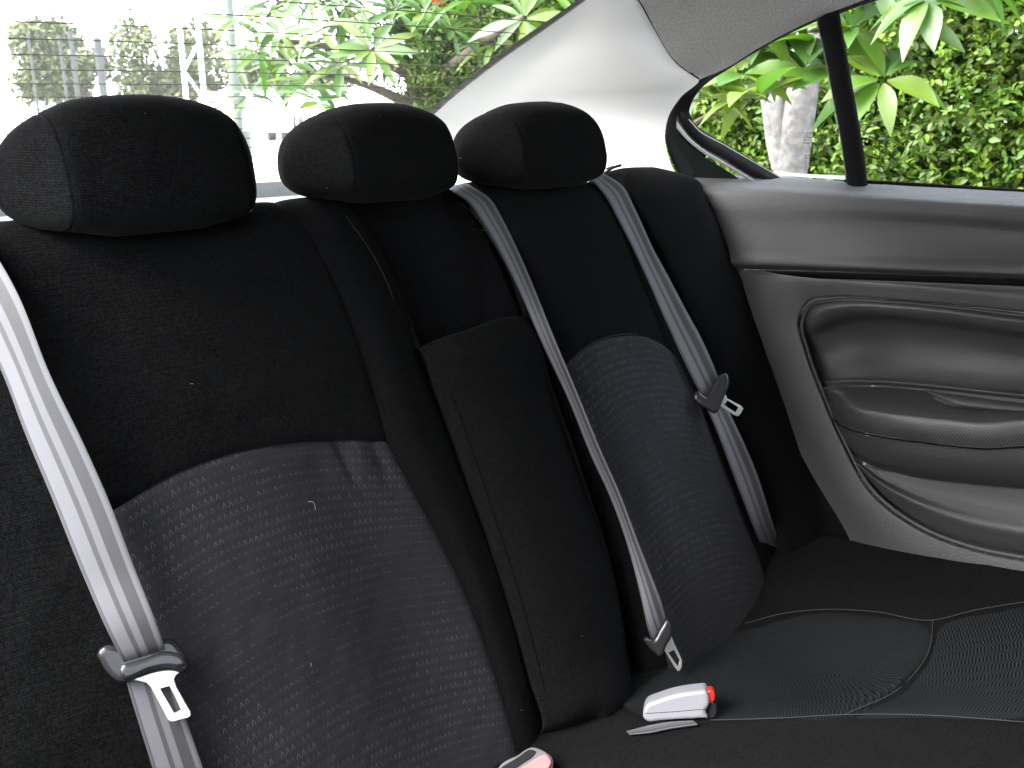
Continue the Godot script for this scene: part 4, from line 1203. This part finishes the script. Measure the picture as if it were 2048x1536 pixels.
func scatter(called: String, parent: Node3D, mesh: Mesh, m: Material, xf: Array, cols: Array) -> void:
	var mm := MultiMesh.new()
	mm.transform_format = MultiMesh.TRANSFORM_3D
	mm.use_colors = true
	mm.mesh = mesh
	mm.instance_count = xf.size()
	for k in xf.size():
		mm.set_instance_transform(k, xf[k])
		mm.set_instance_color(k, cols[k])
	var o := MultiMeshInstance3D.new()
	o.name = called
	o.multimesh = mm
	o.material_override = m
	parent.add_child(o, true)
	o.position = -parent.position
	o.set_meta("kind", "stuff")
func any_basis(r: RandomNumberGenerator) -> Basis:
	return Basis(Vector3.UP, r.randf() * TAU) * Basis(Vector3.RIGHT, r.randf_range(-1.0, 1.0)) * Basis(Vector3.BACK, r.randf_range(-1.0, 1.0))
func whorl(parent: Node3D, at: Vector3, count: int, l: float, r: RandomNumberGenerator, pale := 0.0, tilt := 0.0, many := [], kinds := []) -> void:
	var axis := Vector3(r.randf_range(-0.4, 0.4), 1.0, r.randf_range(-0.4, 0.4)).normalized()
	if tilt > 0.0: axis = (axis + (EYE - at).normalized() * tilt).normalized()
	var side := axis.cross(Vector3(0.3, 0.1, 0.9)).normalized()
	for k in count:
		var ang := k * 2.399 + r.randf_range(-0.2, 0.2)
		var out := (side * cos(ang) + axis.cross(side) * sin(ang)).normalized()
		var z := (out + axis * r.randf_range(-0.35, 0.6)).normalized()
		var x := axis.cross(z).normalized()
		var y := z.cross(x).normalized()
		var s := r.randf_range(0.65, 1.15) * l / 0.24
		var xf := Transform3D(Basis(x, y, z).scaled_local(Vector3.ONE * s), at + z * 0.015)
		if many.size():                                     # the smaller ones go into the crown as a mass
			many[0].append(xf)
			var v := r.randf_range(0.5, 1.3)
			many[1].append(Color(0.016 * v, 0.046 * v, 0.002 * v))
			continue
		var o := MeshInstance3D.new()
		o.name = "leaf"
		o.mesh = (kinds if kinds.size() else leaves_made)[r.randi() % 3]
		var which := r.randi() % 3
		if r.randf() < pale: which = 3
		o.material_override = M.leaf[which]
		parent.add_child(o, true)
		xf.origin -= parent.position
		o.transform = xf
var leaves_made := []
var broad_leaves := []

func make_outside() -> void:
	var r := RandomNumberGenerator.new()
	r.seed = 77
	broad_leaves = [leaf_mesh(0.24, 0.105, 0.35), leaf_mesh(0.24, 0.092, 0.6), leaf_mesh(0.24, 0.115, 0.2)]
	leaves_made = [leaf_mesh(0.24, 0.050, 0.25), leaf_mesh(0.24, 0.044, 0.5), leaf_mesh(0.24, 0.058, 0.1)]
	var g := PlaneMesh.new()
	g.size = Vector2(900, 900)
	structure("ground", g, M.asphalt)
	# clipped hedge beside the car
	var hedge := thing("hedge", "dense bright green leafy hedge beyond the side window", "hedge", Vector3(3.1, 0, -1.6))
	for k in 26:
		var z0 := -5.0 + k * 0.29
		part("stem", tube([Vector3(3.25, 0, z0), Vector3(3.2 + r.randf_range(-0.1, 0.1), 1.2, z0 + r.randf_range(-0.1, 0.1)), Vector3(3.2 + r.randf_range(-0.15, 0.15), 2.4, z0 + r.randf_range(-0.2, 0.2)), Vector3(3.2, 3.3, z0)], 0.022, 10, 6, 0.008), M.bark, hedge)
	var xf := []
	var cols := []
	for k in 120000:
		var z := r.randf_range(-5.0, 2.2)
		var y := r.randf_range(0.05, 3.5)
		var lump := 0.16 * fn.get_noise_3d(0.0, y * 2.6, z * 2.6) + 0.07 * fn.get_noise_3d(7.0, y * 7.0, z * 7.0)
		var x := 2.84 - lump + (r.randf_range(-0.10, 0.12) if k % 2 == 0 else r.randf_range(0.05, 0.75))
		xf.append(Transform3D(any_basis(r).scaled(Vector3.ONE * r.randf_range(0.7, 1.3) * (1.0 if k % 2 == 0 else 1.9)), Vector3(x, y, z)))
		var v := r.randf_range(0.35, 1.4)
		var yel := r.randf()
		cols.append(Color((0.034 + 0.040 * yel) * v, (0.095 + 0.022 * yel) * v, 0.002 * v))
	scatter("foliage", hedge, clump_mesh(0.034, 5, 4), M.foliage, xf, cols)
	# pale-trunked tree in front of the hedge
	var tb := far(1585, 340, 3.35)
	var foot := Vector3(tb.x, 0, tb.z)
	var tree := thing("garden_tree", "forked pale grey trunk with large pointed leaves before the hedge", "tree", foot)
	var tr := part("trunk", tube([foot, Vector3(tb.x, 0.6, tb.z), far(1580, 350, 3.35), far(1590, 290, 3.35), far(1600, 220, 3.35), far(1612, 130, 3.35), far(1620, 30, 3.4), far(1650, -120, 3.5)], 0.075, 40, 14, 0.04), M.pale_bark, tree)
	part("limb", tube([far(1574, 330, 3.36), far(1562, 290, 3.37), far(1552, 240, 3.38), far(1542, 190, 3.4), far(1530, 160, 3.42), far(1515, 130, 3.45)], 0.05, 30, 12, 0.03), M.pale_bark, tr)
	part("limb", tube([far(1545, 190, 3.4), far(1556, 160, 3.38), far(1566, 130, 3.36), far(1572, 100, 3.34)], 0.02, 16, 8, 0.012), M.pale_bark, tr)
	part("limb", tube([far(1530, 150, 3.42), far(1480, 190, 3.3), far(1400, 240, 3.2), far(1360, 262, 3.15)], 0.011, 16, 8, 0.006), M.bark, tr)
	part("limb", tube([far(1612, 130, 3.35), far(1640, 90, 3.2), far(1690, 130, 3.0), far(1740, 168, 2.9)], 0.014, 16, 8, 0.008), M.bark, tr)
	for w in [[1766, 160, 2.75, 10, 0.2], [1700, 60, 2.8, 10, 0.1], [1640, 100, 2.95, 9, 0.1], [1600, 70, 3.0, 10, 0.2], [1545, 100, 3.0, 9, 0.3], [1480, 150, 2.9, 10, 0.6], [1430, 200, 2.9, 9, 0.7], [1510, 200, 2.85, 8, 0.9], [1860, 0, 2.7, 10, 0.1], [1690, 140, 2.9, 7, 0.1], [1790, 40, 2.9, 9, 0.1], [1570, 20, 3.0, 10, 0.2], [1440, 130, 3.1, 8, 0.4], [1660, -30, 2.9, 10, 0.1], [1760, -40, 2.8, 10, 0.1], [1500, 60, 3.0, 9, 0.2], [1400, 150, 3.0, 8, 0.4], [1930, -50, 2.7, 9, 0.1]]:
		whorl(tree, far(w[0], w[1], w[2]), w[3], 0.165, r, w[4], 0.3, [], broad_leaves)
	# broad-leaved tree behind the car
	var qb := far(835, 205, 6.0)
	var qf := Vector3(qb.x, 0, qb.z)
	var tree2 := thing("broad_leaved_tree", "broad-leaved tree with star-shaped leaf whorls behind the rear glass", "tree", qf)
	var tr2 := part("trunk", tube([qf, qf + Vector3(0.02, 0.5, 0), far(832, 230, 6.0), far(820, 150, 6.0), far(795, 100, 5.9)], 0.07, 24, 10, 0.035), M.bark, tree2)
	for b in [[[832, 230, 6.0], [850, 170, 6.1], [830, 110, 6.2], [800, 60, 6.2], [770, 0, 6.2]], [[832, 225, 6.0], [870, 160, 6.1], [880, 90, 6.1], [900, 20, 6.1]], [[830, 215, 6.0], [770, 185, 5.9], [700, 160, 5.8], [640, 150, 5.7]], [[820, 150, 6.0], [740, 110, 5.9], [640, 90, 5.8], [550, 80, 5.7]], [[850, 170, 6.1], [930, 110, 5.5], [1000, 60, 5.0], [1050, 30, 4.6]]]:
		var path := []
		for q in b: path.append(far(q[0], q[1], q[2]))
		part("limb", tube(path, 0.035, 24, 8, 0.012), M.bark, tr2)
	for w in [[745, 98, 5.3, 16, 0.25, 1.6], [560, 70, 5.6, 13, 0.35, 0.5], [515, 105, 5.8, 11, 0.4, 0.4], [640, 55, 5.5, 13, 0.3, 0.6], [615, 165, 5.6, 12, 0.3, 0.5], [680, 130, 5.5, 13, 0.3, 0.8], [850, 25, 5.3, 13, 0.1, 0.3], [905, 60, 5.2, 13, 0.1, 0.2], [1048, 38, 4.4, 14, 0.3, 1.4], [690, 15, 5.6, 12, 0.3, 0.4], [790, 20, 5.6, 12, 0.2, 0.4], [640, 205, 5.4, 10, 0.2, 0.3], [540, 22, 5.9, 12, 0.4, 0.4], [580, 125, 5.8, 12, 0.4, 0.4], [470, 40, 6.0, 10, 0.4, 0.3], [820, 90, 5.9, 11, 0.2, 0.3], [940, 5, 5.0, 12, 0.1, 0.2], [990, 90, 5.2, 9, 0.3, 0.4], [610, -10, 5.8, 12, 0.3, 0.3], [730, -30, 5.7, 12, 0.3, 0.3], [880, -30, 5.2, 12, 0.1, 0.3], [1100, -20, 4.6, 12, 0.2, 0.4]]:
		whorl(tree2, far(w[0], w[1], w[2]), w[3], 0.225, r, w[4], w[5])
	var many := [[], []]
	for k in 80:
		var u := r.randf()
		whorl(tree2, far(lerpf(480, 1000, u), r.randf_range(-60, lerpf(190, 110, u)), r.randf_range(5.9, 6.8)), 11, 0.20, r, 0.0, 0.3, many)
	scatter("crown", tree2, leaves_made[0], M.foliage, many[0], many[1])
	var bloom := far(878, 8, 5.1)
	part("flower", clump_mesh(0.03, 7, 3), M.red, tree2).position += bloom
	# loose shrubbery further back on the right
	far_tree("far_shrub", "soft olive shrub behind the broad-leaved tree", far(930, 190, 12.0), 1.5, 2.3, 1200, 0.16, r, "background trees")
	far_tree("far_tree", "round far olive tree crossed by dark poles", far(130, 190, 46.0), 4.0, 4.6, 2200, 0.30, r, "background trees")
	far_tree("far_tree", "spreading far olive tree behind the white lattice mast", far(345, 190, 46.0), 5.2, 4.3, 2400, 0.30, r, "background trees")
	far_tree("far_tree", "low far olive tree right of the lamp post", far(540, 190, 40.0), 3.0, 2.9, 1500, 0.26, r, "background trees")
	far_tree("far_tree", "small far olive tree half hidden by whorled leaves", far(640, 190, 40.0), 2.6, 2.7, 1300, 0.26, r, "background trees")
	# fog box added beyond the nearest tree, whitening the distance like veiling glare
	var veil_fog := FogVolume.new()
	veil_fog.name = "veil_fog"
	veil_fog.shape = RenderingServer.FOG_VOLUME_SHAPE_BOX
	veil_fog.size = Vector3(120, 14, 56)
	veil_fog.position = Vector3(10, 6.9, -36)
	veil_fog.material = M.veil_fog_air
	veil_fog.set_meta("kind", "structure")
	add_child(veil_fog)
	# dark poles by the left tree
	var poles := [["bare dark pole before the round far tree", 118, 70, 0.06], ["second bare dark pole before the round far tree", 140, 64, 0.09], ["thick grey pole at the edge of the round far tree", 194, 75, 0.15], ["thin pale pole left of the round far tree", 55, 65, 0.05]]
	for q in poles:
		var top := far(q[1], q[2], 40.0)
		var o := thing("utility_pole", q[0], "pole", Vector3(top.x, 0, top.z))
		part("shaft", tube([Vector3(top.x, 0, top.z), Vector3(top.x, top.y * 0.5, top.z), top], q[3], 8, 8), M.wood_dark, o)
	# lamp post
	var lt := far(458, 0, 15.0)
	var lb := Vector3(lt.x, 0, lt.z)
	var lamp := thing("lamp_post", "slim pale green lamp post with ringed foot", "lamp post", lb)
	part("shaft", tube([lb, lb + Vector3(0, 1.0, 0), lb + Vector3(0, 2.6, 0), lb + Vector3(0, 4.6, 0)], 0.062, 10, 14, 0.05), M.post_green, lamp)
	for q in [[1.24, 0.13, 0.06], [1.40, 0.10, 0.05], [1.52, 0.085, 0.10], [0.3, 0.16, 0.5]]:
		part("ring", tube([lb + Vector3(0, q[0] - q[2], 0), lb + Vector3(0, q[0], 0), lb + Vector3(0, q[0] + q[2], 0)], q[1], 6, 14), M.post_green, lamp)
	# billboard on a white lattice mast
	var b0 := far(372, 190, 30.0)
	var b1 := far(408, 190, 30.0)
	var across := (b1 - b0).normalized()
	var bb := thing("billboard", "dark billboard bottom edge on a white lattice mast", "billboard", Vector3(b0.x, 0, b0.z))
	for q in [b0, b1]: part("post", tube([Vector3(q.x, 0, q.z), Vector3(q.x, 2.0, q.z), Vector3(q.x, 6.0, q.z)], 0.07, 8, 8), M.post_white, bb)
	for k in 6:
		var ya := 0.4 + k * 0.8
		part("brace", tube([Vector3(b0.x, ya if k % 2 == 0 else ya + 0.8, b0.z), Vector3((b0.x + b1.x) / 2, ya + 0.4, (b0.z + b1.z) / 2), Vector3(b1.x, ya + 0.8 if k % 2 == 0 else ya, b1.z)], 0.045, 4, 6), M.post_white, bb)
	var p0 := far(207, 4, 30.0)
	var p1 := far(380, -2, 30.0)
	var bottom := far(300, 10, 30.0).y
	part("board", loft([[Vector3(p0.x, bottom, p0.z), Vector3(p0.x, bottom + 2.2, p0.z)], [Vector3(p1.x, bottom, p1.z), Vector3(p1.x, bottom + 2.2, p1.z)]], {"sub": 1, "nv": 2}), M.board, bb)
	part("board_back", loft([[Vector3(p0.x, bottom, p0.z - 0.12), Vector3(p0.x, bottom + 2.2, p0.z - 0.12)], [Vector3(p1.x, bottom, p1.z - 0.12), Vector3(p1.x, bottom + 2.2, p1.z - 0.12)]], {"sub": 1, "nv": 2}), M.board, bb)
	# parked white cars
	var spots := [["white parked car nearest the lamp post foot", 505, 262, 30.0, 1.25], ["white parked car behind the gap between the headrests", 640, 255, 34.0, 1.2], ["white parked car beyond the lamp post", 440, 232, 44.0, 1.3]]
	for s in spots: parked_car(s[0], far(s[1], s[2], s[3]), s[4])

func far_tree(called: String, label: String, mid: Vector3, w: float, top: float, n: int, leaf: float, r: RandomNumberGenerator, group := "") -> void:
	var foot := Vector3(mid.x, 0, mid.z)
	var t := thing(called, label, "tree", foot, group)
	var tk := part("trunk", tube([foot, foot + Vector3(0.05, top * 0.3, 0), foot + Vector3(0, top * 0.6, 0.05)], w * 0.035, 10, 8, w * 0.015), M.bark, t)
	for k in 5:
		var e := foot + Vector3(r.randf_range(-0.35, 0.35) * w, top * r.randf_range(0.55, 0.85), r.randf_range(-0.3, 0.3) * w)
		part("limb", tube([foot + Vector3(0, top * 0.25, 0), (foot + Vector3(0, top * 0.3, 0)).lerp(e, 0.5), e], w * 0.016, 8, 6, w * 0.006), M.bark, tk)
	var balls := []
	for k in 14:
		var a := r.randf() * TAU
		var d := sqrt(r.randf()) * w * 0.40
		balls.append([foot + Vector3(cos(a) * d, top * r.randf_range(0.28, 0.84), sin(a) * d), w * r.randf_range(0.13, 0.22)])
	var xf := []
	var cols := []
	for k in n:
		var b: Array = balls[k % balls.size()]
		var v: Vector3 = Vector3(r.randfn(), r.randfn(), r.randfn()).normalized() * b[1] * pow(r.randf(), 0.35)
		var q: Vector3 = b[0] + v
		q.y = maxf(q.y, 0.3)
		xf.append(Transform3D(any_basis(r).scaled(Vector3.ONE * r.randf_range(0.7, 1.3)), q))
		var s := r.randf_range(0.7, 1.3)
		cols.append(Color(0.055 * s, 0.068 * s, 0.014 * s))
	scatter("crown", t, clump_mesh(leaf, 4, 8), M.foliage, xf, cols)

func parked_car(label: String, at: Vector3, turn: float) -> void:
	at.y = 0.0
	var t := thing("parked_car", label, "car", at, "white parked cars")
	t.rotation.y = turn
	var prof := [[-2.0, 0.35], [-2.05, 0.7], [-1.9, 0.88], [-1.1, 0.98], [-0.45, 1.42], [0.2, 1.48], [1.0, 1.42], [1.6, 1.02], [2.0, 0.95], [2.08, 0.6], [2.02, 0.35]]
	var rails := []
	for zz in [[-0.80, 0.0], [-0.84, 0.06], [-0.70, 0.35], [0.0, 0.42], [0.70, 0.35], [0.84, 0.06], [0.80, 0.0]]:
		var rail := []
		for q in prof:
			var y: float = q[1] if absf(zz[0]) < 0.75 else minf(q[1], 0.92)
			rail.append(Vector3(q[0], y, zz[0]))
		rails.append(rail)
	var put := func(called: String, m: Mesh, mt: Material) -> MeshInstance3D:
		var o := MeshInstance3D.new()
		o.name = called
		o.mesh = m
		o.material_override = mt
		t.add_child(o, true)
		return o
	put.call("body", loft(rails, {"sub": 4, "nv": 30, "toward": Vector3(0, 1, 0)}), M.white_paint)
	put.call("windscreen", loft([[Vector3(-1.12, 1.0, -0.62), Vector3(-0.5, 1.41, -0.56)], [Vector3(-1.12, 1.0, 0.62), Vector3(-0.5, 1.41, 0.56)]], {"sub": 2, "nv": 3, "toward": Vector3(-1, 1, 0)}), M.window_dark)
	put.call("rear_glass", loft([[Vector3(1.62, 1.06, -0.6), Vector3(1.08, 1.41, -0.54)], [Vector3(1.62, 1.06, 0.6), Vector3(1.08, 1.41, 0.54)]], {"sub": 2, "nv": 3, "toward": Vector3(1, 1, 0)}), M.window_dark)
	for s in [-1.0, 1.0]:
		put.call("side_glass", loft([[Vector3(-0.95, 0.97, 0.80 * s), Vector3(-0.4, 1.34, 0.735 * s)], [Vector3(1.35, 0.97, 0.80 * s), Vector3(0.95, 1.34, 0.735 * s)]], {"sub": 2, "nv": 3, "toward": Vector3(0, 0, s)}), M.window_dark)
		for x in [-1.3, 1.3]:
			var c := CylinderMesh.new()
			c.top_radius = 0.31
			c.bottom_radius = 0.31
			c.height = 0.2
			var o: MeshInstance3D = put.call("wheel", c, M.tyre)
			o.transform = Transform3D(Basis(Vector3.RIGHT, PI / 2), Vector3(x, 0.31, 0.76 * s))
